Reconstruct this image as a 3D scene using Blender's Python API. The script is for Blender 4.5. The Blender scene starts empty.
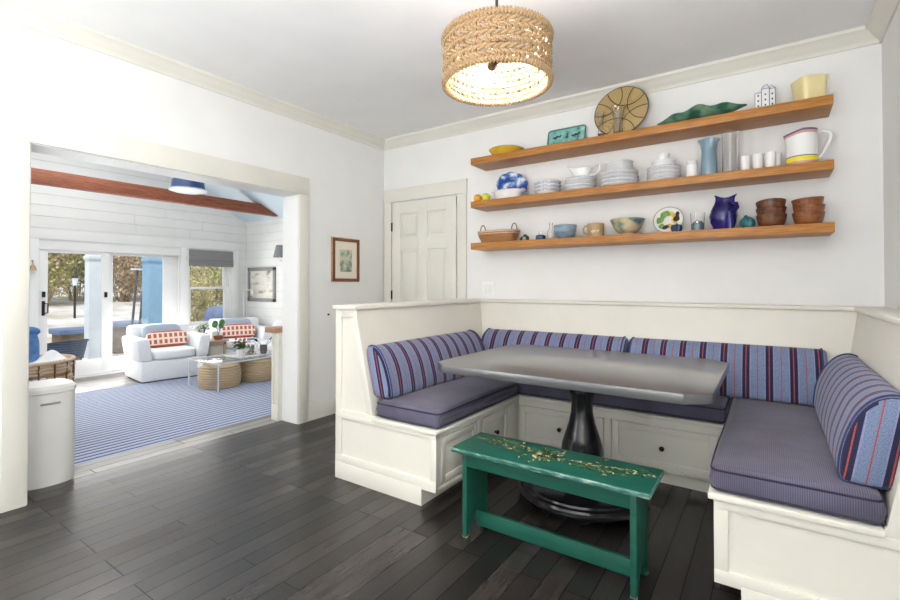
import bpy, bmesh, math, random
from mathutils import Vector, Matrix, noise
R = math.radians
PI = math.pi
random.seed(7)
scene = bpy.context.scene
col = scene.collection

# ------------------------------------------------------------------ materials
def lin(c):
    out = []
    for v in c:
        v = v / 255.0
        out.append(v / 12.92 if v <= 0.04045 else ((v + 0.055) / 1.055) ** 2.4)
    return (out[0], out[1], out[2], 1.0)

class NT:
    def __init__(s, name):
        s.m = bpy.data.materials.new(name); s.m.use_nodes = True
        s.t = s.m.node_tree; s.n = s.t.nodes; s.b = s.n['Principled BSDF']
    def add(s, typ, **kw):
        nd = s.n.new(typ)
        for k, v in kw.items():
            if k in nd.inputs: nd.inputs[k].default_value = v
            else: setattr(nd, k, v)
        return nd
    def link(s, a, b): s.t.links.new(a, b)
    def coord(s, out='Object', scale=(1, 1, 1), rot=(0, 0, 0)):
        tc = s.add('ShaderNodeTexCoord'); mp = s.add('ShaderNodeMapping')
        mp.inputs['Scale'].default_value = scale; mp.inputs['Rotation'].default_value = rot
        s.link(tc.outputs[out], mp.inputs['Vector']); return mp.outputs['Vector']
    def ramp(s, fac, stops, interp='LINEAR'):
        r = s.add('ShaderNodeValToRGB'); r.color_ramp.interpolation = interp
        els = r.color_ramp.elements
        while len(els) < len(stops): els.new(0.5)
        for e, (p, c) in zip(els, stops): e.position = p; e.color = lin(c) if len(c) == 3 else c
        s.link(fac, r.inputs['Fac']); return r.outputs['Color']
    def noise(s, vec, scale=5, detail=3, rough=0.5):
        nz = s.add('ShaderNodeTexNoise'); nz.inputs['Scale'].default_value = scale
        nz.inputs['Detail'].default_value = detail; nz.inputs['Roughness'].default_value = rough
        s.link(vec, nz.inputs['Vector']); return nz
    def bump(s, h, strength=0.2, dist=0.002):
        b = s.add('ShaderNodeBump'); b.inputs['Strength'].default_value = strength
        b.inputs['Distance'].default_value = dist
        s.link(h, b.inputs['Height']); s.link(b.outputs['Normal'], s.b.inputs['Normal'])
    def mix(s, fac, a, b, blend='MIX'):
        mx = s.add('ShaderNodeMix', data_type='RGBA', blend_type=blend)
        if isinstance(fac, (int, float)): mx.inputs[0].default_value = fac
        else: s.link(fac, mx.inputs[0])
        for i, v in ((6, a), (7, b)):
            if isinstance(v, tuple): mx.inputs[i].default_value = v
            else: s.link(v, mx.inputs[i])
        return mx.outputs[2]

def plain(name, c, rough=0.5, var=0.06, scale=8, metal=0.0, bump=0.0, bscale=60, spec=0.5, stretch=(1, 1, 1), coat=0.0, trans=0.0, ior=1.45):
    t = NT(name); v = t.coord(scale=stretch)
    n = t.noise(v, scale, 3)
    lo = tuple(max(0, x * (1 - var)) for x in c); hi = tuple(min(255, x * (1 + var * 0.6)) for x in c)
    t.link(t.ramp(n.outputs['Fac'], [(0.3, lo), (0.7, hi)]), t.b.inputs['Base Color'])
    t.b.inputs['Roughness'].default_value = rough; t.b.inputs['Metallic'].default_value = metal
    t.b.inputs['Specular IOR Level'].default_value = spec
    t.b.inputs['Coat Weight'].default_value = coat; t.b.inputs['Coat Roughness'].default_value = 0.26
    t.b.inputs['Transmission Weight'].default_value = trans; t.b.inputs['IOR'].default_value = ior
    if bump:
        n2 = t.noise(v, bscale, 2); t.bump(n2.outputs['Fac'], bump)
    return t.m

def blotch(name, cols, scale=6, rough=0.3, stretch=(1, 1, 1), detail=2, lo=0.3, hi=0.7, interp='LINEAR', bump=0.0):
    t = NT(name); v = t.coord(scale=stretch); n = t.noise(v, scale, detail)
    k = len(cols)
    t.link(t.ramp(n.outputs['Fac'], [(lo + (hi - lo) * i / max(1, k - 1), c) for i, c in enumerate(cols)], interp), t.b.inputs['Base Color'])
    t.b.inputs['Roughness'].default_value = rough
    if bump: t.bump(n.outputs['Fac'], bump, 0.004)
    return t.m

def wood(name, c1, c2, axis='X', scale=1.0, rough=0.45, dist=3.0, knots=True):
    t = NT(name)
    st = {'X': (0.7, 9, 9), 'Y': (9, 0.7, 9), 'Z': (9, 9, 0.7)}[axis]
    v = t.coord(scale=tuple(a * scale for a in st))
    n = t.noise(v, 2.2, 5, 0.6); n2 = t.noise(v, 14, 3, 0.6)
    a = t.ramp(n.outputs['Fac'], [(0.3, c1), (0.52, c2), (0.72, c1)])
    b = t.ramp(n2.outputs['Fac'], [(0.35, (205, 205, 205)), (0.65, (255, 255, 255))])
    t.link(t.mix(1.0, a, b, 'MULTIPLY'), t.b.inputs['Base Color'])
    t.b.inputs['Roughness'].default_value = rough
    t.bump(n2.outputs['Fac'], 0.12, 0.001)
    return t.m

def planks(name, c1, c2, mortar, row=0.095, length=0.95, rough=(0.2, 0.4), seam=0.0016, spec=0.5):
    t = NT(name)
    v = t.coord(rot=(0, 0, R(90)))
    br = t.add('ShaderNodeTexBrick'); br.offset = 0.37; br.offset_frequency = 3; br.squash = 1.0
    br.inputs['Color1'].default_value = lin(c1); br.inputs['Color2'].default_value = lin(c2)
    br.inputs['Mortar'].default_value = lin(mortar)
    br.inputs['Scale'].default_value = 1.0; br.inputs['Mortar Size'].default_value = seam
    br.inputs['Mortar Smooth'].default_value = 0.2; br.inputs['Bias'].default_value = 0.0
    br.inputs['Brick Width'].default_value = length; br.inputs['Row Height'].default_value = row
    t.link(v, br.inputs['Vector'])
    g = t.coord(scale=(30, 2.2, 1)); n = t.noise(g, 2.0, 5, 0.65)
    gm = t.ramp(n.outputs['Fac'], [(0.3, (185, 185, 185)), (0.7, (255, 255, 255))])
    t.link(t.mix(1.0, br.outputs['Color'], gm, 'MULTIPLY'), t.b.inputs['Base Color'])
    rr = t.add('ShaderNodeMapRange'); rr.inputs['From Min'].default_value = 0.3; rr.inputs['From Max'].default_value = 0.7
    rr.inputs['To Min'].default_value = rough[0]; rr.inputs['To Max'].default_value = rough[1]
    b2 = t.add('ShaderNodeTexBrick'); b2.offset = 0.37; b2.offset_frequency = 3
    for k_, v_ in (('Scale', 1.0), ('Mortar Size', seam), ('Brick Width', length), ('Row Height', row), ('Bias', 0.0)): b2.inputs[k_].default_value = v_
    b2.inputs['Color1'].default_value = (1, 1, 1, 1); b2.inputs['Color2'].default_value = (0, 0, 0, 1); b2.inputs['Mortar'].default_value = (1, 1, 1, 1)
    t.link(v, b2.inputs['Vector'])
    rr.inputs['From Min'].default_value = 0.0; rr.inputs['From Max'].default_value = 1.0
    t.link(b2.outputs['Color'], rr.inputs['Value']); t.link(rr.outputs['Result'], t.b.inputs['Roughness'])
    sm = t.add('ShaderNodeMath', operation='MULTIPLY_ADD'); sm.inputs[1].default_value = -spec * 0.7; sm.inputs[2].default_value = spec
    t.link(br.outputs['Fac'], sm.inputs[0]); t.link(sm.outputs[0], t.b.inputs['Specular IOR Level'])
    # bump: seams + grain
    inv = t.add('ShaderNodeMath', operation='MULTIPLY'); inv.inputs[1].default_value = -1.0
    t.link(br.outputs['Fac'], inv.inputs[0])
    ad = t.add('ShaderNodeMath', operation='MULTIPLY_ADD'); ad.inputs[1].default_value = 0.02
    t.link(n.outputs['Fac'], ad.inputs[0]); t.link(inv.outputs[0], ad.inputs[2])
    t.bump(ad.outputs[0], 0.35, 0.0022)
    return t.m

def stripes(name, period, stops, src='UV', axis=0, rough=0.9, weave=True):
    """bands along one coordinate; stops are (position in period, colour)"""
    t = NT(name)
    tc = t.add('ShaderNodeTexCoord'); sp = t.add('ShaderNodeSeparateXYZ')
    t.link(tc.outputs[src], sp.inputs[0])
    dv = t.add('ShaderNodeMath', operation='DIVIDE'); dv.inputs[1].default_value = period
    t.link(sp.outputs[axis], dv.inputs[0])
    fr = t.add('ShaderNodeMath', operation='FRACT'); t.link(dv.outputs[0], fr.inputs[0])
    c = t.ramp(fr.outputs[0], stops, 'CONSTANT')
    n = t.noise(t.coord(), 220, 2)
    gm = t.ramp(n.outputs['Fac'], [(0.35, (215, 215, 215)), (0.65, (255, 255, 255))])
    t.link(t.mix(1.0, c, gm, 'MULTIPLY'), t.b.inputs['Base Color'])
    t.b.inputs['Roughness'].default_value = rough; t.b.inputs['Specular IOR Level'].default_value = 0.15
    t.b.inputs['Sheen Weight'].default_value = 0.15
    t.bump(n.outputs['Fac'], 0.15, 0.001)
    return t.m

def emis(name, c, strength):
    t = NT(name); t.b.inputs['Base Color'].default_value = lin(c)
    t.b.inputs['Emission Color'].default_value = lin(c); t.b.inputs['Emission Strength'].default_value = strength
    return t.m

def glassm(name, c=(255, 255, 255), rough=0.02, thin=False):
    t = NT(name)
    if thin:   # window pane: mostly see-through with a faint reflection
        for n in list(t.n):
            if n.type == 'BSDF_PRINCIPLED': t.n.remove(n)
        out = [n for n in t.n if n.type == 'OUTPUT_MATERIAL'][0]
        tr = t.add('ShaderNodeBsdfTransparent'); tr.inputs[0].default_value = lin(c)
        gl = t.add('ShaderNodeBsdfGlossy'); gl.inputs['Roughness'].default_value = rough
        fr = t.add('ShaderNodeFresnel'); ge = t.add('ShaderNodeNewGeometry'); io = t.add('ShaderNodeMath', operation='MULTIPLY_ADD')
        io.inputs[1].default_value = 1 / 1.45 - 1.45; io.inputs[2].default_value = 1.45; t.link(ge.outputs['Backfacing'], io.inputs[0]); t.link(io.outputs[0], fr.inputs['IOR'])
        mx = t.add('ShaderNodeMixShader')
        t.link(fr.outputs[0], mx.inputs[0]); t.link(tr.outputs[0], mx.inputs[1]); t.link(gl.outputs[0], mx.inputs[2])
        t.link(mx.outputs[0], out.inputs['Surface'])
        return t.m
    t.b.inputs['Base Color'].default_value = lin(c); t.b.inputs['Roughness'].default_value = rough
    t.b.inputs['Transmission Weight'].default_value = 1.0; t.b.inputs['IOR'].default_value = 1.45
    return t.m

M = {}
M['wall'] = plain('white_wall_paint', (237, 237, 235), 0.55, 0.01, 3, bump=0.03, bscale=180, spec=0.25)
M['ceil'] = plain('ceiling_paint', (242, 242, 242), 0.7, 0.01, 3, spec=0.2)
M['trim'] = plain('cream_trim_paint', (226, 224, 214), 0.4, 0.012, 4, spec=0.4)
M['bench_paint'] = plain('cream_bench_paint', (226, 223, 212), 0.4, 0.015, 4, spec=0.4)
M['sunwall'] = plain('white_shiplap_paint', (238, 238, 235), 0.5, 0.012, 3, spec=0.3)
M['groove'] = plain('shiplap_groove', (200, 200, 195), 0.8, 0.03, 5)
M['blueceil'] = plain('pale_blue_ceiling_paint', (214, 229, 238), 0.6, 0.015, 3, spec=0.2)
M['white'] = plain('white_paint', (240, 240, 238), 0.4, 0.01, 4)
M['floor'] = planks('dark_stained_planks', (30, 28, 27), (64, 58, 55), (9, 8, 8), rough=(0.22, 0.36), seam=0.0021)
M['landing'] = planks('grey_washed_planks', (132, 128, 123), (172, 167, 160), (60, 57, 54), rough=(0.3, 0.5), seam=0.003)
M['sunfloor'] = planks('pale_grey_planks', (146, 140, 138), (168, 162, 158), (120, 112, 108), row=0.13, rough=(0.3, 0.5))
M['shelf'] = wood('oak_shelf_wood', (174, 108, 42), (196, 132, 58), 'X', 1.0, 0.42)
M['beam'] = wood('red_brown_beam_wood', (122, 66, 44), (160, 92, 62), 'Y', 1.2, 0.6)
M['cap_wood'] = wood('tan_cap_wood', (176, 134, 108), (196, 154, 126), 'X', 1.2, 0.5)
M['table'] = plain('charcoal_table_paint', (70, 72, 75), 0.3, 0.04, 5, spec=1.0, stretch=(0.5, 6, 6), coat=1.0, ior=1.6)
M['pedestal'] = plain('black_satin_paint', (26, 27, 30), 0.22, 0.1, 6, spec=0.6)
M['green'] = plain('worn_green_paint', (28, 88, 73), 0.38, 0.1, 7, bump=0.05, stretch=(1, 6, 6), spec=0.45)
M['green_edge'] = blotch('highlit_green_edge', [(32, 92, 78), (84, 132, 122), (176, 190, 178)], 22, 0.4, (1, 4, 4), 3, 0.38, 0.78)  # pale edge highlight of the bench top put into the colour
M['sprig_cream'] = plain('sprig_cream_paint', (206, 198, 150), 0.45, 0.15, 30)
M['sprig_olive'] = plain('sprig_olive_paint', (92, 116, 62), 0.45, 0.15, 30)
M['sprig_dark'] = plain('sprig_dark_paint', (20, 46, 34), 0.45, 0.15, 30)
M['chip'] = plain('bare_wood_chip', (206, 190, 150), 0.7, 0.1, 30)
M['black'] = plain('black_metal', (24, 22, 22), 0.35, 0.1, 8, spec=0.5)
M['bronze'] = plain('dark_bronze', (58, 46, 38), 0.35, 0.1, 8, metal=0.7)
NAVY, RED, BLUE, PERI = (46, 48, 78), (184, 84, 78), (126, 142, 174), (146, 150, 188)
M['stripe'] = stripes('striped_cushion_fabric', 0.114, [(0.0, NAVY), (0.13, RED), (0.175, NAVY), (0.31, PERI), (0.36, BLUE), (0.635, RED), (0.67, BLUE), (0.95, PERI)])
M['piping'] = plain('navy_piping', (62, 70, 108), 0.85, 0.1, 40)
M['piping_slate'] = plain('slate_piping', (52, 50, 68), 0.85, 0.1, 40)
def seatfab():
    t = NT('slate_ribbed_seat_fabric')
    w = t.add('ShaderNodeTexWave', wave_type='BANDS', bands_direction='X'); w.inputs['Scale'].default_value = 48
    w.inputs['Distortion'].default_value = 0.6; w.inputs['Detail'].default_value = 1
    t.link(t.coord(), w.inputs['Vector'])
    a = t.ramp(w.outputs['Fac'], [(0.15, (86, 84, 104)), (0.85, (106, 103, 122))])
    n = t.noise(t.coord(), 5, 4); n2 = t.noise(t.coord(), 260, 2)
    b = t.ramp(n.outputs['Fac'], [(0.35, (225, 222, 222)), (0.65, (255, 255, 255))])
    t.link(t.mix(1.0, a, b, 'MULTIPLY'), t.b.inputs['Base Color'])
    t.b.inputs['Roughness'].default_value = 0.95; t.b.inputs['Specular IOR Level'].default_value = 0.1
    t.b.inputs['Sheen Weight'].default_value = 0.2
    t.bump(n2.outputs['Fac'], 0.2, 0.001)
    return t.m
M['seat'] = seatfab()
def ropem(name, c1, c2, scale=70):
    t = NT(name)
    w = t.add('ShaderNodeTexWave', wave_type='BANDS', bands_direction='DIAGONAL'); w.inputs['Scale'].default_value = scale
    w.inputs['Distortion'].default_value = 2.0
    t.link(t.coord(), w.inputs['Vector'])
    t.link(t.ramp(w.outputs['Fac'], [(0.1, c1), (0.7, c2)]), t.b.inputs['Base Color'])
    t.b.inputs['Roughness'].default_value = 0.9
    t.bump(w.outputs['Fac'], 0.6, 0.003)
    return t.m
M['rope'] = ropem('seagrass_rope', (132, 104, 72), (182, 154, 116))
M['rope_dark'] = ropem('brown_tie_rope', (96, 66, 40), (140, 102, 66))
M['wicker'] = ropem('tan_wicker', (158, 106, 66), (206, 152, 104), 90)
M['wicker_dark'] = ropem('brown_wicker', (92, 50, 28), (130, 78, 46), 90)
M['wicker_pale'] = ropem('pale_wicker', (196, 168, 136), (226, 204, 176), 40)
M['jute'] = ropem('jute_braid', (184, 158, 122), (214, 192, 160), 30)
M['glass'] = glassm('clear_glass')
M['pane'] = glassm('window_pane', (250, 252, 252), 0.01, True)
M['acrylic'] = glassm('clear_acrylic', (250, 252, 252), 0.03, True)
M['acrylic_edge'] = plain('white_glow_acrylic_edge', (244, 247, 250), 0.25, 0.01, 10, trans=0.3)  # white colour standing in for the bright glow of clear edges
M['yellow'] = plain('mustard_glaze', (214, 172, 56), 0.25, 0.08, 10)
M['yellow_in'] = plain('amber_glaze', (176, 128, 44), 0.25, 0.08, 10)
M['teal_tray'] = blotch('teal_painted_tin', [(40, 60, 66), (118, 178, 172), (130, 190, 184), (176, 212, 204)], 14, 0.35, (1, 1, 1), 2, 0.3, 0.6)
M['teal_rim'] = plain('teal_rim_paint', (88, 140, 138), 0.35, 0.1, 20)
M['straw'] = ropem('straw_coil', (176, 150, 98), (206, 182, 132), 60)
M['straw_dark'] = plain('dark_straw_stitch', (86, 72, 50), 0.8, 0.1, 20)
M['leaf_green'] = blotch('mottled_green_glaze', [(34, 66, 54), (54, 104, 86), (104, 146, 124), (112, 110, 74)], 9, 0.25, (1, 2, 2), 3, 0.3, 0.72)
M['ink_blue'] = plain('ink_blue_line', (64, 78, 112), 0.4, 0.1, 20)
M['china'] = plain('white_china', (238, 238, 236), 0.2, 0.01, 8, spec=0.5)
M['china_grey'] = plain('grey_white_china', (222, 224, 224), 0.25, 0.02, 8)
M['band_blue'] = plain('grey_blue_band', (196, 202, 212), 0.3, 0.1, 40)
M['band_deep'] = blotch('blue_brush_band', [(238, 238, 236), (176, 186, 206), (232, 232, 234)], 30, 0.25, (1, 1, 1), 1, 0.35, 0.65)
M['cream_pot'] = plain('pale_yellow_glaze', (242, 228, 172), 0.35, 0.02, 8)
M['orange'] = blotch('orange_peel', [(226, 150, 30), (236, 176, 50)], 20, 0.4)
M['lime'] = blotch('lime_peel', [(196, 200, 40), (222, 224, 74)], 20, 0.4)
M['delft'] = blotch('blue_painted_china', [(40, 74, 150), (72, 112, 186), (150, 178, 216), (236, 238, 243)], 11, 0.2, (1, 1, 1.4), 2, 0.4, 0.62)
M['tan_rim'] = plain('brown_rim_glaze', (150, 100, 70), 0.3, 0.1, 20)
M['blue_glass'] = plain('pale_blue_glass', (170, 202, 218), 0.12, 0.04, 6, trans=0.55, spec=0.6)
M['jug_yellow'] = plain('yellow_band', (236, 220, 60), 0.25, 0.03, 10)
M['jug_purple'] = plain('purple_band', (110, 84, 116), 0.25, 0.05, 10)
M['jug_pink'] = plain('pink_band', (206, 160, 150), 0.25, 0.05, 10)
M['slate_glaze'] = blotch('blue_grey_glaze', [(96, 124, 148), (134, 158, 174), (160, 180, 190)], 7, 0.25, (1, 1, 4))
M['tan_glaze'] = plain('tan_stoneware', (188, 160, 118), 0.45, 0.08, 14)
M['white_slip'] = plain('white_slip', (236, 228, 206), 0.4, 0.02, 10)
M['floral'] = blotch('floral_glaze', [(70, 92, 120), (120, 150, 132), (190, 176, 140), (206, 190, 160)], 12, 0.3, (1, 1, 1.2), 2, 0.32, 0.62)
M['botan'] = blotch('fruit_painted_china', [(236, 236, 230), (238, 238, 232)], 16, 0.25)
M['leafpaint'] = plain('leaf_green_paint', (128, 168, 92), 0.3, 0.15, 30)
M['lemonpaint'] = plain('lemon_paint', (230, 196, 96), 0.3, 0.12, 30)
M['darkpaint'] = plain('dark_brown_paint', (58, 44, 36), 0.3, 0.1, 30)
M['cobalt'] = blotch('cobalt_glaze', [(20, 16, 70), (36, 30, 104), (58, 50, 136)], 9, 0.12)
M['petrol'] = plain('petrol_blue_glaze', (34, 66, 104), 0.25, 0.15, 20)
M['tealknot'] = blotch('teal_glaze', [(32, 100, 110), (70, 142, 146)], 30, 0.35)
M['dk_bowl'] = wood('dark_acacia_wood', (58, 32, 20), (128, 82, 50), 'X', 1.1, 0.4)
M['md_bowl'] = wood('warm_acacia_wood', (96, 54, 30), (166, 102, 58), 'X', 1.1, 0.4)
M['md_patch'] = wood('deep_acacia_wood', (70, 38, 24), (98, 58, 38), 'Z', 2.5, 0.4)
M['dk_green'] = blotch('dark_green_glaze', [(28, 36, 34), (66, 84, 74)], 40, 0.3)
M['pale_green'] = plain('pale_celadon_glaze', (150, 168, 150), 0.3, 0.08, 20)
M['frame_wood'] = wood('brown_frame_wood', (110, 62, 34), (142, 86, 50), 'Z', 2.0, 0.35)
M['gilt'] = plain('dull_gilt', (186, 156, 112), 0.4, 0.1, 30, metal=0.3)
M['matboard'] = plain('cream_mat_board', (238, 230, 214), 0.8, 0.01, 10)
M['print'] = blotch('watercolour_print', [(92, 104, 96), (150, 160, 144), (206, 206, 176), (176, 204, 200)], 16, 0.8, (1, 1, 1), 4, 0.3, 0.68)
M['print_grey'] = blotch('grey_landscape_print', [(120, 116, 108), (222, 218, 206), (236, 232, 222), (214, 210, 200)], 3.0, 0.7, (1, 1, 2.4), 4, 0.32, 0.7)
M['grey_frame'] = plain('grey_metal_frame', (146, 145, 142), 0.4, 0.06, 20)
M['can'] = plain('white_plastic', (228, 228, 224), 0.35, 0.01, 6)
M['can_seam'] = plain('grey_plastic', (150, 148, 144), 0.4, 0.05, 6)
M['shade_grey'] = plain('grey_linen', (140, 140, 140), 0.9, 0.05, 40, stretch=(1, 1, 3))
M['slip'] = plain('white_slipcover', (238, 239, 242), 0.9, 0.012, 30, bump=0.06, bscale=200, spec=0.1)
M['pillow_blue'] = plain('grey_blue_linen', (176, 190, 206), 0.95, 0.06, 60, spec=0.1)
def linkfab():
    t = NT('coral_link_fabric'); br = t.add('ShaderNodeTexBrick'); br.offset = 0.0
    for k_, v_ in (('Scale', 1.0), ('Mortar Size', 0.017), ('Mortar Smooth', 0.1), ('Brick Width', 0.078), ('Row Height', 0.10)): br.inputs[k_].default_value = v_
    br.inputs['Color1'].default_value = lin((200, 112, 88)); br.inputs['Color2'].default_value = lin((190, 98, 76)); br.inputs['Mortar'].default_value = lin((246, 228, 214))
    tc = t.add('ShaderNodeTexCoord'); sp = t.add('ShaderNodeSeparateXYZ'); cb = t.add('ShaderNodeCombineXYZ')
    t.link(tc.outputs['Object'], sp.inputs[0]); t.link(sp.outputs['Y'], cb.inputs['X']); t.link(sp.outputs['Z'], cb.inputs['Y']); t.link(cb.outputs[0], br.inputs['Vector'])
    gd = t.add('ShaderNodeMath', operation='ABSOLUTE'); t.link(sp.outputs['Z'], gd.inputs[0]); gt = t.add('ShaderNodeMath', operation='GREATER_THAN'); gt.inputs[1].default_value = 0.105; t.link(gd.outputs[0], gt.inputs[0])
    t.link(t.mix(gt.outputs[0], br.outputs['Color'], lin((192, 100, 78))), t.b.inputs['Base Color']); t.b.inputs['Roughness'].default_value = 0.95
    return t.m
M['pillow_red'] = linkfab()
M['rug'] = stripes('blue_white_rug', 0.088, [(0.0, (88, 108, 162)), (0.48, (220, 223, 230)), (0.72, (142, 156, 192)), (0.86, (224, 227, 233))], 'Object', 0)
M['rug_edge'] = plain('grey_rug_binding', (150, 146, 146), 0.9, 0.05, 40)
M['leaf'] = blotch('houseplant_leaf', [(40, 82, 34), (84, 132, 58), (118, 164, 82)], 12, 0.5)
M['leaf_deep'] = plain('dark_leaf', (34, 44, 38), 0.45, 0.1, 20)
M['petal_white'] = plain('white_petal', (240, 236, 236), 0.7, 0.02, 20)
M['petal_pink'] = plain('crimson_petal', (170, 40, 74), 0.7, 0.1, 20)
M['terracotta'] = plain('terracotta', (148, 88, 66), 0.7, 0.08, 20)
M['soil'] = plain('potting_soil', (60, 46, 36), 0.95, 0.2, 60)
M['charcoal'] = plain('charcoal_glaze', (62, 62, 66), 0.4, 0.08, 20)
M['mug_brown'] = plain('grey_brown_stoneware', (106, 94, 88), 0.5, 0.1, 20)
M['drift'] = plain('driftwood', (158, 138, 116), 0.8, 0.15, 20)
M['side_wood'] = wood('pale_oak', (178, 152, 124), (200, 176, 148), 'Z', 1.5, 0.5)
M['side_panel'] = plain('whitewashed_panel', (214, 206, 194), 0.6, 0.03, 10)
M['blue_towel'] = blotch('blue_towel', [(66, 112, 172), (108, 152, 206)], 14, 0.95)
M['towel_white'] = plain('white_towel', (236, 238, 240), 0.95, 0.02, 30)
M['navy'] = plain('navy_enamel', (44, 68, 110), 0.35, 0.05, 10)
M['diffuser'] = plain('frosted_diffuser', (240, 243, 245), 0.4, 0.01, 6)
M['tray_grey'] = blotch('grey_printed_paper', [(150, 150, 152), (206, 206, 208), (224, 224, 226)], 20, 0.5)
M['post_blue'] = plain('pale_blue_post_paint', (146, 184, 214), 0.6, 0.03, 6)
M['siding'] = plain('white_post_paint', (232, 236, 240), 0.6, 0.02, 6)
M['cord_weave'] = stripes('blue_grey_cord_weave', 0.045, [(0.0, (74, 86, 108)), (0.5, (110, 124, 146)), (0.8, (56, 66, 84))], 'Object', 2)
M['pole'] = plain('dark_grey_pole', (84, 80, 84), 0.5, 0.08, 10)
M['deck'] = plain('pale_deck_boards', (206, 204, 202), 0.7, 0.06, 4, stretch=(1, 8, 1))
M['yard'] = blotch('pale_winter_ground', [(168, 154, 136), (204, 197, 188), (226, 227, 229)], 0.8, 0.9, (1, 1, 1), 4)
M['twig'] = plain('winter_twig', (176, 152, 120), 0.9, 0.2, 3)
M['leaf_y'] = blotch('yellow_green_foliage', [(142, 152, 62), (182, 180, 96), (206, 196, 132)], 1.4, 0.7)
M['leaf_g'] = blotch('olive_green_foliage', [(92, 116, 56), (136, 156, 76), (168, 178, 100)], 1.4, 0.7)
M['leaf_b'] = blotch('tan_dry_foliage', [(172, 146, 114), (210, 188, 156), (224, 206, 176)], 1.6, 0.8)
M['rattan_brown'] = plain('brown_rattan', (122, 98, 76), 0.8, 0.15, 12, stretch=(1, 1, 6))
M['cover_blue'] = plain('faded_blue_cover', (104, 120, 150), 0.8, 0.06, 6)
M['stone_pale'] = plain('pale_stone', (222, 214, 200), 0.8, 0.05, 6)

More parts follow.
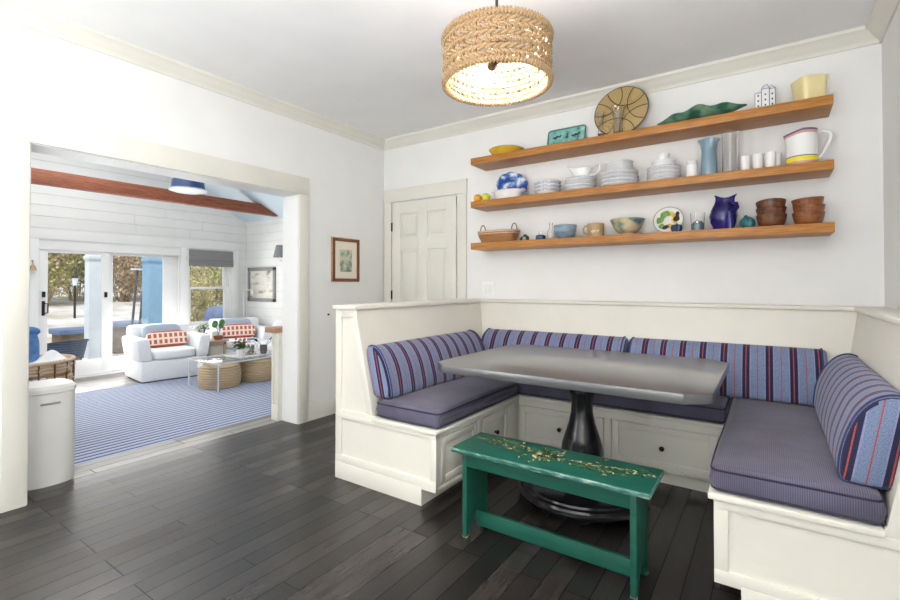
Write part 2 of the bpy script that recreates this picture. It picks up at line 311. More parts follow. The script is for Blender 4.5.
# ------------------------------------------------------------------ mesh builder
class MB:
    def __init__(s): s.bm = bmesh.new(); s.ci = []
    def _merge(s, b2, mi=0, mtx=None):
        if mtx is not None: bmesh.ops.transform(b2, matrix=mtx, verts=b2.verts)
        for f in b2.faces: f.material_index = mi
        me = bpy.data.meshes.new('tmp'); b2.to_mesh(me); b2.free()
        s.bm.from_mesh(me); bpy.data.meshes.remove(me); return s
    def box(s, x0, x1, y0, y1, z0, z1, bev=0.0, mi=0, seg=2, mtx=None):
        b = bmesh.new(); bmesh.ops.create_cube(b, size=1)
        for v in b.verts: v.co = Vector(((x0 + x1) / 2 + v.co.x * (x1 - x0), (y0 + y1) / 2 + v.co.y * (y1 - y0), (z0 + z1) / 2 + v.co.z * (z1 - z0)))
        if bev: bmesh.ops.bevel(b, geom=list(b.edges), offset=bev, segments=seg, profile=0.5, affect='EDGES')
        return s._merge(b, mi, mtx)
    def prism(s, poly, axis, a, c, mi=0, bev=0.0, seg=2, mtx=None):
        """poly in the plane normal to axis: x->(y,z), y->(x,z), z->(x,y)"""
        def p3(q, t): return {'x': (t, q[0], q[1]), 'y': (q[0], t, q[1]), 'z': (q[0], q[1], t)}[axis]
        b = bmesh.new(); n = len(poly)
        A = [b.verts.new(p3(q, a)) for q in poly]; B = [b.verts.new(p3(q, c)) for q in poly]
        b.faces.new(A); b.faces.new(B[::-1])
        for i in range(n): b.faces.new((A[i], B[i], B[(i + 1) % n], A[(i + 1) % n]))
        bmesh.ops.recalc_face_normals(b, faces=b.faces)
        if bev: bmesh.ops.bevel(b, geom=list(b.edges), offset=bev, segments=seg, profile=0.5, affect='EDGES')
        return s._merge(b, mi, mtx)
    def lathe(s, prof, c=(0, 0, 0), n=32, mi=0, sx=1, sy=1, mtx=None, mis=None, warp=None):
        b = bmesh.new(); rings = []
        for (r, z) in prof:
            if r < 1e-6: rings.append([b.verts.new((c[0], c[1], c[2] + z))])
            else:
                rg = []
                for i in range(n):
                    a = 2 * PI * i / n; x, y, zz = r * math.cos(a) * sx, r * math.sin(a) * sy, z
                    if warp: x, y, zz = warp(x, y, zz, a)
                    rg.append(b.verts.new((c[0] + x, c[1] + y, c[2] + zz)))
                rings.append(rg)
        fm = []
        for k in range(len(rings) - 1):
            p, q = rings[k], rings[k + 1]
            for i in range(n):
                j = (i + 1) % n
                if len(p) == 1 and len(q) == 1: continue
                if len(p) == 1: f = b.faces.new((p[0], q[i], q[j]))
                elif len(q) == 1: f = b.faces.new((p[i], q[0], p[j]))
                else: f = b.faces.new((p[i], q[i], q[j], p[j]))
                fm.append((f, mis[k] if mis else mi))
        bmesh.ops.recalc_face_normals(b, faces=b.faces)
        idx = {f: m_ for f, m_ in fm}
        if mtx is not None: bmesh.ops.transform(b, matrix=mtx, verts=b.verts)
        for f in b.faces: f.material_index = idx[f]
        me = bpy.data.meshes.new('tmp'); b.to_mesh(me); b.free(); s.bm.from_mesh(me); bpy.data.meshes.remove(me)
        return s
    def tube(s, pts, r, n=8, closed=False, mi=0, mtx=None):
        pts = [Vector(p) for p in pts]; b = bmesh.new(); L = len(pts); rings = []
        up = None
        for i, p in enumerate(pts):
            if closed: t = pts[(i + 1) % L] - pts[i - 1]
            else: t = pts[min(i + 1, L - 1)] - pts[max(i - 1, 0)]
            if t.length < 1e-9: t = Vector((0, 0, 1))
            t.normalize()
            if up is None:
                up = t.orthogonal().normalized()
            up = (up - t * up.dot(t))
            if up.length < 1e-6: up = t.orthogonal()
            up.normalize(); sd = t.cross(up)
            rr = r[i] if isinstance(r, (list, tuple)) else r
            rings.append([b.verts.new(p + (up * math.cos(2 * PI * k / n) + sd * math.sin(2 * PI * k / n)) * rr) for k in range(n)])
        m_ = L if closed else L - 1
        for i in range(m_):
            p, q = rings[i], rings[(i + 1) % L]
            for k in range(n):
                j = (k + 1) % n; b.faces.new((p[k], p[j], q[j], q[k]))
        if not closed: b.faces.new(rings[0][::-1]); b.faces.new(rings[-1])
        bmesh.ops.recalc_face_normals(b, faces=b.faces)
        return s._merge(b, mi, mtx)
    def ell(s, c, r, n=20, mi=0, mtx=None, fn=None):
        b = bmesh.new(); bmesh.ops.create_uvsphere(b, u_segments=n, v_segments=max(6, n // 2), radius=1)
        for v in b.verts:
            d = fn(v.co) if fn else v.co
            v.co = Vector((c[0] + d[0] * r[0], c[1] + d[1] * r[1], c[2] + d[2] * r[2]))
        return s._merge(b, mi, mtx)
    def pill(s, c, d, e=0.35, n=24, mi=0, mtx=None, puff=1.0):
        """stuffed cushion: superellipsoid with half sizes d"""
        def sg(x, p): return math.copysign(abs(x) ** p, x)
        b = bmesh.new(); bmesh.ops.create_uvsphere(b, u_segments=n * 2, v_segments=n, radius=1)
        for v in b.verts:
            x, y, z = v.co; h = math.hypot(x, y)
            lat = math.atan2(z, h); lon = math.atan2(y, x)
            cx = sg(math.cos(lat), e * puff)
            v.co = Vector((c[0] + d[0] * cx * sg(math.cos(lon), e), c[1] + d[1] * cx * sg(math.sin(lon), e), c[2] + d[2] * sg(math.sin(lat), e * puff)))
        return s._merge(b, mi, mtx)
    def grid(s, fn, nu, nv, mi=0, thick=0.0):
        b = bmesh.new(); vs = [[b.verts.new(fn(i / nu, j / nv)) for j in range(nv + 1)] for i in range(nu + 1)]
        for i in range(nu):
            for j in range(nv): b.faces.new((vs[i][j], vs[i + 1][j], vs[i + 1][j + 1], vs[i][j + 1]))
        if thick:
            bmesh.ops.recalc_face_normals(b, faces=b.faces)
            bmesh.ops.solidify(b, geom=list(b.faces), thickness=thick)
        return s._merge(b, mi)
    def poly(s, pts, mi=0):
        f = s.bm.faces.new([s.bm.verts.new(p) for p in pts]); f.material_index = mi; return s
    def xf(s, mtx): bmesh.ops.transform(s.bm, matrix=mtx, verts=s.bm.verts); return s
    def build(s, name, mats, parent=None, world=False, origin=None, ang=35, uv=None):
        if not isinstance(mats, (list, tuple)): mats = [mats]
        off = Vector((0, 0, 0))
        if world and parent is not None: off = wloc(parent)
        if origin is not None: off = Vector(origin)
        for v in s.bm.verts: v.co -= off
        me = bpy.data.meshes.new(name)
        if uv:
            lay = s.bm.loops.layers.uv.new('UVMap'); s.bm.normal_update()
            for f in s.bm.faces:
                for lp in f.loops: lp[lay].uv = uv(lp.vert.co + off, f.normal)
        s.bm.to_mesh(me); s.bm.free()
        for m_ in mats: me.materials.append(m_)
        for p in me.polygons: p.use_smooth = True
        me.set_sharp_from_angle(angle=R(ang))
        o = bpy.data.objects.new(name, me); col.objects.link(o)
        if parent is not None: o.parent = parent
        if origin is not None: o.location = origin
        return o

def wloc(o):
    v = Vector((0, 0, 0))
    while o is not None: v += o.location; o = o.parent
    return v
def tag(o, label=None, cat=None, group=None, kind=None):
    if label: o['label'] = label
    if cat: o['category'] = cat
    if group: o['group'] = group
    if kind: o['kind'] = kind
    return o
def thing(name, label, cat, loc=(0, 0, 0), rz=0.0, group=None):
    o = bpy.data.objects.new(name, None); col.objects.link(o); o.empty_display_size = 0.05
    o.location = loc; o.rotation_euler = (0, 0, rz); return tag(o, label, cat, group)
def struct(o, label=None, cat=None):
    o['kind'] = 'structure'
    return tag(o, label, cat)
def copy_tree(o, parent=None):
    c = o.copy(); col.objects.link(c)
    if parent is not None: c.parent = parent
    for ch in [k for k in bpy.data.objects if k.parent == o]: copy_tree(ch, c)
    return c
def T(x, y, z): return Matrix.Translation((x, y, z))
def RX(a): return Matrix.Rotation(a, 4, 'X')
def RY(a): return Matrix.Rotation(a, 4, 'Y')
def RZ(a): return Matrix.Rotation(a, 4, 'Z')
def arc(cx, cy, r, a0, a1, n): return [(cx + r * math.cos(a0 + (a1 - a0) * i / n), cy + r * math.sin(a0 + (a1 - a0) * i / n)) for i in range(n + 1)]


SKY, SUN, P_SUN, P_KIT, P_POR, P_KL, P_TOP, KT, EXPO = 1.25, 2.9, 40.0, 212.0, 68.0, 27.0, 115.0, -4, 0.0

# ------------------------------------------------------------------ the room
W, CZ, SF = 3.875, 2.70, -0.36          # right wall, ceiling height, sunroom floor
struct(MB().box(-0.2, 4.0, -6.6, 0.12, -0.12, 0).build('floor', M['floor']), 'dark stained plank floor', 'floor')
struct(MB().box(-0.45, -0.2, -4.7, 2.28, SF, 0).build('floor_landing', M['landing']), 'narrow grey plank landing along the wide opening', 'floor')
struct(MB().box(-6.1, -0.45, -4.7, 2.28, SF - 0.1, SF).build('floor_sunroom', M['sunfloor']), 'pale grey plank floor of the sunroom', 'floor')
struct(MB().box(0, 4.0, -6.6, 0.12, CZ, CZ + 0.1).build('ceiling', M['ceil']), 'flat white ceiling', 'ceiling')
struct(MB().box(0, 4.0, 0, 0.12, 0, CZ).build('wall_back', M['wall']), 'white back wall behind the shelves', 'wall')
struct(MB().box(W, 4.0, -6.6, 0, 0, CZ).build('wall_right', M['wall']), 'white right wall beside the built-in bench', 'wall')
struct(MB().box(0, W, -6.72, -6.6, 0, CZ).build('wall_rear', M['wall']), 'white wall behind the camera', 'wall')
wl = MB()
wl.box(-0.2, 0, -1.10, 2.4, -0.1, 4.4); wl.box(-0.2, 0, -2.885, -1.10, 1.977, 4.4); wl.box(-0.2, 0, -6.6, -2.885, -0.1, 4.4)
struct(wl.build('wall_left', M['wall']), 'white left wall with a wide cased opening', 'wall')
# crown moulding
CP = [(0, 2.607), (0.012, 2.607), (0.015, 2.625), (0.03, 2.634), (0.052, 2.655), (0.066, 2.676), (0.078, 2.68), (0.08, 2.70), (0, 2.70)]
struct(MB().prism(CP, 'y', -6.6, 0).build('trim_crown_left', M['trim'], ang=50), 'cream crown moulding on the left wall', 'moulding')
struct(MB().prism([(W - x, z) for x, z in CP], 'y', -6.6, 0).build('trim_crown_right', M['trim'], ang=50), 'cream crown moulding on the right wall', 'moulding')
struct(MB().prism([(-x, z) for x, z in CP], 'x', 0, W).build('trim_crown_back', M['trim'], ang=50), 'cream crown moulding on the back wall', 'moulding')
# casing of the wide opening
struct(MB().box(0, 0.022, -2.995, -0.995, 1.977, 2.128, 0.002).build('trim_1', M['trim']), 'flat cream head casing over the wide opening', 'trim')
struct(MB().box(0, 0.02, -1.098, -0.997, 0, 1.976, 0.002).build('trim_2', M['trim']), 'flat cream right casing of the wide opening', 'trim')
struct(MB().box(0, 0.02, -2.993, -2.888, 0, 1.976, 0.002).build('trim_3', M['trim']), 'flat cream left casing of the wide opening', 'trim')
jl = MB(); jl.box(-0.203, 0.004, -1.104, -1.099, 0, 1.975); jl.box(-0.203, 0.004, -2.886, -2.881, 0, 1.975); jl.box(-0.203, 0.004, -2.885, -1.10, 1.9715, 1.9765)
struct(jl.build('trim_4', M['white']), 'white jamb lining of the wide opening', 'trim')
struct(MB().prism([(0, 0), (0.014, 0), (0.014, 0.132), (0.008, 0.146), (0, 0.15)], 'y', -0.995, 0).build('baseboard_left', M['trim']), 'tall cream baseboard on the left wall', 'baseboard')
struct(MB().box(1.03, 1.10, -0.014, 0, 0, 0.14, 0.002).build('baseboard_back', M['trim']), 'cream baseboard on the back wall', 'baseboard')
# six-panel door on the back wall
d = MB(); X0, X1 = 0.124, 0.918; H = 2.03
d.box(X0, X1, -0.004, 0.03, 0.01, H)
st, mr = 0.115, 0.115; xm = (X0 + X1) / 2
for a, b in ((X0, X0 + st), (xm - 0.055, xm + 0.055), (X1 - st, X1)): d.box(a, b, -0.014, 0, 0.01, H, 0.002)
rows = [(0.2, 0.72), (0.92, 1.545), (1.665, 1.915)]
zs = [0.01] + [z for r_ in rows for z in r_] + [H]
for i in range(0, len(zs), 2): d.box(X0, X1, -0.0138, 0, zs[i], zs[i + 1], 0.002)
for z0, z1 in rows:
    for a, b in ((X0 + st, xm - 0.055), (xm + 0.055, X1 - st)): d.box(a + 0.03, b - 0.03, -0.011, 0, z0 + 0.03, z1 - 0.03, 0.006)
door = struct(d.build('door_1', M['trim']), 'cream six-panel door beside the left end of the shelves', 'door')
for z in (1.79, 1.09, 0.25):
    MB().box(0.112, 0.13, -0.02, -0.003, z - 0.045, z + 0.045, 0.002).build('hinge', M['black'], door)
struct(MB().box(0.012, 1.035, -0.024, 0, 2.045, 2.178, 0.002).build('trim_5', M['trim']), 'flat cream head casing over the panel door', 'trim')
struct(MB().box(0.016, 0.112, -0.02, 0, 0, 2.044, 0.002).build('trim_6', M['trim']), 'flat cream left casing of the panel door', 'trim')
struct(MB().box(0.93, 1.03, -0.02, 0, 0, 2.044, 0.002).build('trim_7', M['trim']), 'flat cream right casing of the panel door', 'trim')
# light switch, peg
sw = thing('light_switch', 'white double rocker light switch on the back wall above the bench corner', 'light switch', (1.255, 0, 1.158))
MB().box(-0.062, 0.062, -0.007, 0, -0.06, 0.06, 0.003).build('cover_plate', M['white'], sw)
for x in (-0.024, 0.024): MB().box(x - 0.017, x + 0.017, -0.011, -0.006, -0.034, 0.034, 0.002).build('rocker', M['china'], sw)
tag(MB().lathe([(0, 0.014), (0.007, 0.013), (0.008, 0.009), (0.004, 0.006), (0.004, 0.002), (0.009, 0.001), (0.009, 0)], n=14, mtx=RY(R(90))).build('wall_peg', M['black'], origin=(0, 0, 0)), 'small dark peg on the white wall left of the bench end', 'peg').location = (0, -0.76, 0.92)
# framed watercolour on the left wall
pf = thing('framed_picture', 'small watercolour in a brown wooden frame with cream mat on the left wall', 'picture', (0.0, -0.552, 1.227))
fr = MB()
w2, h2 = 0.17, 0.404
for a, b, z0, z1 in ((-w2, -w2 + 0.026, 0, h2), (w2 - 0.026, w2, 0, h2), (-w2, w2, 0, 0.026), (-w2, w2, h2 - 0.026, h2)): fr.box(0, 0.024, a, b, z0, z1, 0.003)
fr.build('frame', M['frame_wood'], pf)
gl = MB()
for a, b, z0, z1 in ((-w2 - 0.006, -w2 + 0.004, -0.006, h2 + 0.006), (w2 - 0.004, w2 + 0.006, -0.006, h2 + 0.006), (-w2, w2, -0.006, 0.004), (-w2, w2, h2 - 0.004, h2 + 0.006)): gl.box(0, 0.018, a, b, z0, z1, 0.002)
gl.build('frame_edge', M['gilt'], pf)
MB().box(0.002, 0.01, -w2 + 0.02, w2 - 0.02, 0.02, h2 - 0.02).build('mat', M['matboard'], pf)
MB().box(0.009, 0.0115, -0.077, 0.077, 0.09, 0.30).build('print', M['print'], pf)

# ------------------------------------------------------------------ sunroom shell
GX = -6.1; SY = 2.28
def roof(y): return 2.555 + 0.457 * (SY - y) if y > -1.2 else 2.555 + 0.457 * (SY + 1.2) - 0.457 * (-1.2 - y)
fw = MB()
holes = [(-1.43 + 0.14, 0.90, SF, 1.905), (1.03, 1.95, 0.38, 1.88)]
# backing wall with holes
def wall_cells(mb, x0, x1, ya, yb, za, zb, mi=0):
    mb.box(x0, x1, ya, yb, za, zb, 0, mi)
ys = [-4.7, holes[0][0], holes[0][1], holes[1][0], holes[1][1], SY]
fw.prism([(-4.7, 1.905), (SY, 1.905), (SY, roof(SY) + 0.05), (-1.2, roof(-1.2) + 0.05), (-4.7, roof(-4.7) + 0.05)], 'x', GX - 0.15, GX - 0.012, 1)
for a, b, z0, z1 in ((-4.7, holes[0][0], SF, 1.905), (holes[0][1], holes[1][0], SF, 1.905), (holes[1][0], holes[1][1], SF, 0.38), (holes[1][0], holes[1][1], 1.88, 1.905), (holes[1][1], SY, SF, 1.905)):
    fw.box(GX - 0.15, GX - 0.012, a, b, z0, z1, 0, 1)
p = 0.176; z = SF; k = 0
rnd = random.Random(3)
while z < 4.0:
    z1 = z + p - 0.004
    segs = []
    if z1 < 1.9: segs = [(-4.7, holes[0][0]), (holes[0][1], holes[1][0]), (holes[1][1], SY)]
    else: segs = [(-4.7, SY)]
    if z1 < 0.38: segs = [(-4.7, holes[0][0]), (holes[0][1], SY)]
    for a, b in segs:
        cuts = [a] + sorted(rnd.uniform(a + 0.5, b - 0.5) for _ in range(2 if b - a > 3 else 0)) + [b]
        for c0, c1 in zip(cuts, cuts[1:]):
            lim = min(c1 - 0.001, SY - max(0, (z - 2.6) / 0.457))
            if lim > c0 + 0.05: fw.box(GX - 0.014, GX, c0 + 0.001, lim, z, z1, 0.0015, 0, 1)
    z += p
struct(fw.build('wall_sunroom_far', [M['sunwall'], M['groove']]), 'white shiplap end wall of the sunroom', 'wall')
rw = MB(); rw.box(GX - 0.15, 0, SY + 0.012, SY + 0.15, SF, 2.7, 0, 1)
z = SF
while z < 2.55:
    cuts = [GX, rnd.uniform(-5.5, -3), -0.2]
    for c0, c1 in zip(cuts, cuts[1:]): rw.box(c0 + 0.001, c1 - 0.001, SY, SY + 0.014, z, min(z + p - 0.004, 2.6), 0.0015, 0, 1)
    z += p
struct(rw.build('wall_sunroom_right', [M['sunwall'], M['groove']]), 'white shiplap side wall of the sunroom', 'wall')
struct(MB().prism([(GX - 0.15, SF), (0, SF), (0, roof(-4.7)), (GX - 0.15, roof(-4.7))], 'y', -4.85, -4.7).build('wall_sunroom_left', M['sunwall']), 'white left end wall of the sunroom', 'wall')  # unseen wall, added to cut the sky light on the opening's jamb
ce = MB()
ce.prism([(SY + 0.15, roof(SY + 0.15)), (-1.2, roof(-1.2)), (-4.7, roof(-4.7)), (-4.7, roof(-4.7) + 0.1), (-1.2, roof(-1.2) + 0.12), (SY + 0.15, roof(SY + 0.15) + 0.1)], 'x', GX - 0.15, 0)
struct(ce.build('ceiling_sunroom', M['blueceil']), 'sloping pale blue sunroom ceiling', 'ceiling')
struct(MB().prism([(y_, z_) for y_, z_ in ((-4.7, 2.58), (SY - 0.06, 2.58), (1.83, 2.775), (-4.7, 2.785))], 'x', -5.0, -4.86, bev=0.004).build('trim_beam', M['beam']), 'red brown wooden tie beam across the sunroom', 'beam')
# casings on the far wall
tc = MB()
tc.box(GX, GX + 0.022, -1.44, 2.12, 1.915, 2.095, 0.003); tc.box(GX, GX + 0.03, -1.46, 2.14, 2.085, 2.10, 0.002)
for a, b, z0 in ((-1.43, -1.285, SF), (0.88, 1.045, SF), (1.94, 2.10, 0.3)): tc.box(GX, GX + 0.02, a, b, z0, 1.916, 0.003)
tc.box(GX, GX + 0.05, 1.02, 2.12, 0.33, 0.375, 0.004)
struct(tc.build('trim_8', M['white']), 'white casing around the sliding door and the window', 'trim')
# sliding glass door
dr = struct(MB().box(GX - 0.13, GX - 0.01, -1.29, 0.90, 1.83, 1.905, 0.003).box(GX - 0.13, GX - 0.01, -1.29, -1.265, SF + 0.02, 1.83).box(GX - 0.13, GX - 0.01, 0.86, 0.90, SF + 0.02, 1.83).box(GX - 0.14, GX + 0.01, -1.29, 0.90, SF, SF + 0.025).build('door_2', M['white']), 'white framed sliding glass door to the porch', 'door')
def leaf(y0, y1, g0, g1, x):
    f = MB()
    f.box(x - 0.04, x, y0, g0, SF + 0.03, 1.83, 0.004); f.box(x - 0.04, x, g1, y1, SF + 0.03, 1.83, 0.004)
    f.box(x - 0.04, x, g0 - 0.005, g1 + 0.005, 1.705, 1.83, 0.004); f.box(x - 0.04, x, g0 - 0.005, g1 + 0.005, SF + 0.03, -0.075, 0.004)
    lf = f.build('door_leaf', M['white'], dr)
    MB().box(x - 0.024, x - 0.016, g0 - 0.01, g1 + 0.01, -0.085, 1.715).build('pane', M['pane'], lf)
    return lf
l1 = leaf(-1.265, -0.30, -1.16, -0.42, GX - 0.02); l2 = leaf(-0.36, 0.86, -0.235, 0.60, GX - 0.075)
MB().box(GX - 0.022, GX + 0.012, -1.235, -1.195, 0.99, 1.08, 0.004).build('latch', M['black'], l1)
MB().box(GX - 0.022, GX - 0.008, -1.235, -1.195, 0.70, 0.93, 0.003).tube([(GX - 0.01, -1.19, 0.74), (GX + 0.035, -1.17, 0.74), (GX + 0.035, -1.17, 0.89), (GX - 0.01, -1.19, 0.89)], 0.009, 8).build('door_handle', M['bronze'], l1)
MB().box(GX - 0.022, GX + 0.004, -0.385, -0.345, 0.97, 1.06, 0.004).build('latch', M['black'], l1)
# sash window
wn = MB()
wn.box(GX - 0.12, GX - 0.01, 1.03, 1.06, 0.38, 1.88); wn.box(GX - 0.12, GX - 0.01, 1.92, 1.95, 0.38, 1.88); wn.box(GX - 0.12, GX - 0.01, 1.03, 1.95, 1.85, 1.88); wn.box(GX - 0.12, GX + 0.0, 1.03, 1.95, 0.375, 0.40)
win = struct(wn.build('window_1', M['white']), 'white sash window with a grey blind in the sunroom', 'window')
for (z0, z1, x) in ((1.10, 1.85, GX - 0.07), (0.40, 1.14, GX - 0.03)):
    f = MB()
    f.box(x - 0.035, x, 1.06, 1.10, z0, z1, 0.003); f.box(x - 0.035, x, 1.79, 1.92, z0, z1, 0.003); f.box(x - 0.035, x, 1.095, 1.80, z1 - 0.04, z1, 0.003); f.box(x - 0.035, x, 1.095, 1.80, z0, z0 + 0.045, 0.003)
    sh = f.build('sash', M['white'], win)
    MB().box(x - 0.02, x - 0.014, 1.09, 1.80, z0 + 0.03, z1 - 0.03).build('pane', M['pane'], sh)
rs = MB()
prof = [(0.005, 1.885), (0.035, 1.885), (0.04, 1.70), (0.055, 1.685), (0.042, 1.675), (0.046, 1.635), (0.06, 1.62), (0.046, 1.61), (0.05, 1.575), (0.04, 1.56), (0.005, 1.56)]
rs.prism([(GX + a, b) for a, b in prof], 'y', 1.035, 1.955)
tag(rs.build('roman_shade', M['shade_grey'], origin=(GX, 1.495, 1.56), ang=20), 'grey folded roman shade at the top of the sunroom window', 'blind')
tag(MB().box(0, 0.02, -0.03, 0.03, 0, 0.08, 0.006).build('thermostat', M['can'], origin=(0, 0, 0)), 'small white control on the trim left of the sunroom window', 'thermostat').location = (GX + 0.02, 1.0, 1.66)
# pier with wooden cap beside the opening
pr = thing('half_wall', 'cream half-height panelled end wall with a wooden cap, right of the opening', 'half wall', (-0.275, -0.85, 0))
f = MB(); f.box(-0.30, -0.205, -1.13, -0.55, 0, 0.772)
f.box(-0.31, -0.30, -1.135, -0.55, 0, 0.772); f.box(-0.305, -0.204, -1.142, -1.13, 0, 0.14, 0.002); f.box(-0.305, -0.204, -1.142, -1.13, 0.66, 0.772, 0.002)
for a, b in ((-0.305, -0.28), (-0.229, -0.204)): f.box(a, b, -1.1415, -1.13, 0.1, 0.7, 0.002)
f.build('panel', M['trim'], pr, world=True)
MB().box(-0.345, -0.204, -1.185, -0.52, 0.772, 0.818, 0.004).build('cap', M['cap_wood'], pr, world=True)

# ------------------------------------------------------------------ built-in bench (banquette)
YE = -1.67
bq = thing('banquette', 'cream built-in U-shaped bench with panelled ends and drawers', 'bench', (2.49, -0.8, 0))
def bp(mb, name, mat, parent=None, **k): return mb.build(name, mat, parent or bq, world=True, **k)
tk = MB()
tk.box(1.11, 1.7745, YE + 0.005, -0.001, 0, 0.0985); tk.box(1.112, W - 0.001, -0.60, -0.002, 0, 0.0975); tk.box(3.2355, W - 0.002, YE + 0.005, -0.003, 0, 0.0985)
bp(tk, 'toe_kick', M['bench_paint'])
bx = MB()
bx.box(1.12, 1.86, YE + 0.015, -0.004, 0.0905, 0.3975); bx.box(1.125, W - 0.003, -0.657, -0.005, 0.0895, 0.397); bx.box(3.162, W - 0.004, YE + 0.015, -0.006, 0.0905, 0.3965)
bp(bx, 'carcass', M['bench_paint'])
# face frames with the drawers set in
ff = MB()
def frame_x(x, s, y0, y1, cuts):      # frame on a face normal to x
    y0 += 0.017
    ff.box(min(x, x + s), max(x, x + s), y0, y1, 0.372, 0.3972, 0.001); ff.box(min(x, x + s), max(x, x + s), y0, y1, 0.091, 0.116, 0.001)
    for a, b in cuts: ff.box(min(x, x + s * 0.96), max(x, x + s * 0.96), max(a, YE + 0.018), b - 0.001, 0.092, 0.3968, 0.001)
frame_x(1.858, 0.014, YE, -0.655, [(YE, -1.622), (-1.238, -1.172), (-0.83, -0.655)])
frame_x(3.164, -0.014, YE, -0.655, [(YE, -1.622), (-1.238, -1.172), (-0.83, -0.655)])
ff.box(1.876, 3.146, -0.671, -0.655, 0.353, 0.397, 0.001); ff.box(1.876, 3.146, -0.671, -0.655, 0.091, 0.103, 0.001)
for a, b in ((1.86, 1.881), (2.462, 2.508), (3.09, 3.16)): ff.box(a + 0.002, b - 0.002, -0.6704, -0.656, 0.092, 0.3965, 0.001)
bp(ff, 'face_frame', M['bench_paint'])
def drawer(axis, at, s, a, b, z0, z1):
    """shaker drawer front with a round knob; s is the outward direction"""
    m = MB(); g = 0.003; a += g; b -= g; z0 += g; z1 -= g; t = 0.04
    def bb(p0, p1, q0, q1, d0, d1, bev=0.001):
        lo, hi = sorted((at + s * d0, at + s * d1))
        if axis == 'y': m.box(p0, p1, lo, hi, q0, q1, bev)
        else: m.box(lo, hi, p0, p1, q0, q1, bev)
    bb(a, b, z0, z1, 0, 0.004)
    bb(a, a + t, z0, z1, 0.003, 0.012); bb(b - t, b, z0, z1, 0.003, 0.012); bb(a, b, z0, z0 + t, 0.003, 0.0119); bb(a, b, z1 - t, z1, 0.003, 0.0119)
    o = bp(m, 'drawer', M['bench_paint'])
    rot = RX(R(90)) if axis == 'y' else RY(R(90))
    if axis == 'y' and s > 0: rot = RX(R(-90))
    if axis == 'x' and s < 0: rot = RY(R(-90))
    c = ((a + b) / 2, at + s * 0.003, (z0 + z1) / 2) if axis == 'y' else (at + s * 0.003, (a + b) / 2, (z0 + z1) / 2)
    k = MB().lathe([(0, 0.03), (0.01, 0.028), (0.0145, 0.022), (0.0125, 0.014), (0.006, 0.009), (0.006, 0.003), (0.011, 0.0)], n=16, mtx=T(*c) @ rot)
    k.build('knob', M['black'], o, world=True)
drawer('y', -0.659, -1, 1.881, 2.462, 0.103, 0.353); drawer('y', -0.659, -1, 2.508, 3.09, 0.103, 0.353)
drawer('x', 1.860, 1, -1.622, -1.238, 0.116, 0.372); drawer('x', 1.860, 1, -1.172, -0.83, 0.116, 0.372)
# panelled ends
def end_panel(side):
    m = MB(); y0, y1 = YE, YE + 0.016
    cnt = [0]
    _box, _pr = m.box, m.prism
    def nbox(a, b, c, d_, e, f, *r):
        cnt[0] += 1; return _box(a, b, c + 0.0004 * cnt[0], d_, e, f, *r)
    def nprism(pl, ax, a, c, *r):
        cnt[0] += 1; return _pr(pl, ax, a + 0.0004 * cnt[0], c, *r)
    m.box, m.prism = nbox, nprism
    if side < 0:
        xo, xi, bt, tp = 1.10, 1.872, 1.422, 1.27
        m.prism([(xo, 0.09), (xi, 0.09), (xi, 0.398), (bt, 0.398), (tp, 1.045), (xo, 1.045)], 'y', YE + 0.012, YE + 0.03)
        m.box(xo, xi, y0, y1, 0.09, 0.147, 0.001); m.box(xo, xi, y0, y1, 0.372, 0.4, 0.001); m.box(xo, 1.15, y0, y1 + 0.0, 0.0, 1.045, 0.001); m.box(1.835, xi, y0, y1, 0.09, 0.398, 0.001)
        m.box(xo, bt + 0.01, y0, y1, 0.372, 0.428, 0.001); m.box(xo, tp + 0.012, y0, y1, 0.997, 1.045, 0.001)
        m.prism([(bt - 0.048, 0.40), (bt, 0.40), (tp, 1.045), (tp - 0.048, 1.045)], 'y', y0, y1, 0, 0.001)
        m.box(xo, 1.775, YE - 0.004, y1, 0.0, 0.1, 0.001)
        m.box(xo - 0.003, xo + 0.0185, YE + 0.0015, -0.001, 0, 1.0445)
    else:
        xo, xi, bt, tp = W, 3.150, 3.622, 3.735
        m.prism([(xo, 0.09), (xi, 0.09), (xi, 0.398), (bt, 0.398), (tp, 1.045), (xo, 1.045)], 'y', YE + 0.012, YE + 0.03)
        m.box(xi, xo, y0, y1, 0.09, 0.14, 0.001); m.box(xi, xo, y0, y1, 0.365, 0.398, 0.001); m.box(xi, xi + 0.045, y0, y1, 0.09, 0.398, 0.001); m.box(xo - 0.05, xo, y0, y1, 0, 1.045, 0.001)
        m.prism([(bt, 0.40), (bt + 0.05, 0.40), (tp + 0.05, 1.045), (tp, 1.045)], 'y', y0, y1, 0, 0.001)
        m.box(bt, xo, y0, y1, 0.39, 0.43, 0.001); m.box(tp, xo, y0, y1, 0.99, 1.045, 0.001)
        m.box(3.235, xo, YE - 0.004, y1, 0.0, 0.1, 0.001)
    return bp(m, 'end_panel', M['bench_paint'])
end_panel(-1); end_panel(1)
sl = MB()
sl.prism([(1.42, YE - 0.012), (1.884, YE - 0.012), (1.884, -0.683), (3.132, -0.683), (3.132, YE - 0.012), (3.622, YE - 0.012), (3.622, -0.3), (1.42, -0.3)], 'z', 0.398, 0.42, 0, 0.004)
bp(sl, 'seat_ledge', M['bench_paint'])
b_ = MB(); b_.prism([(1.12, 0.40), (1.418, 0.40), (1.266, 1.046), (1.12, 1.046)], 'y', YE + 0.02, 0); bp(b_, 'backrest', M['bench_paint'])
b_ = MB(); b_.prism([(0, 0.40), (-0.33, 0.40), (-0.165, 1.0455), (0, 1.0455)], 'x', 1.13, W); bp(b_, 'backrest', M['bench_paint'])
b_ = MB(); b_.prism([(W, 0.40), (3.625, 0.40), (3.738, 1.046), (W, 1.046)], 'y', YE + 0.02, 0); bp(b_, 'backrest', M['bench_paint'])
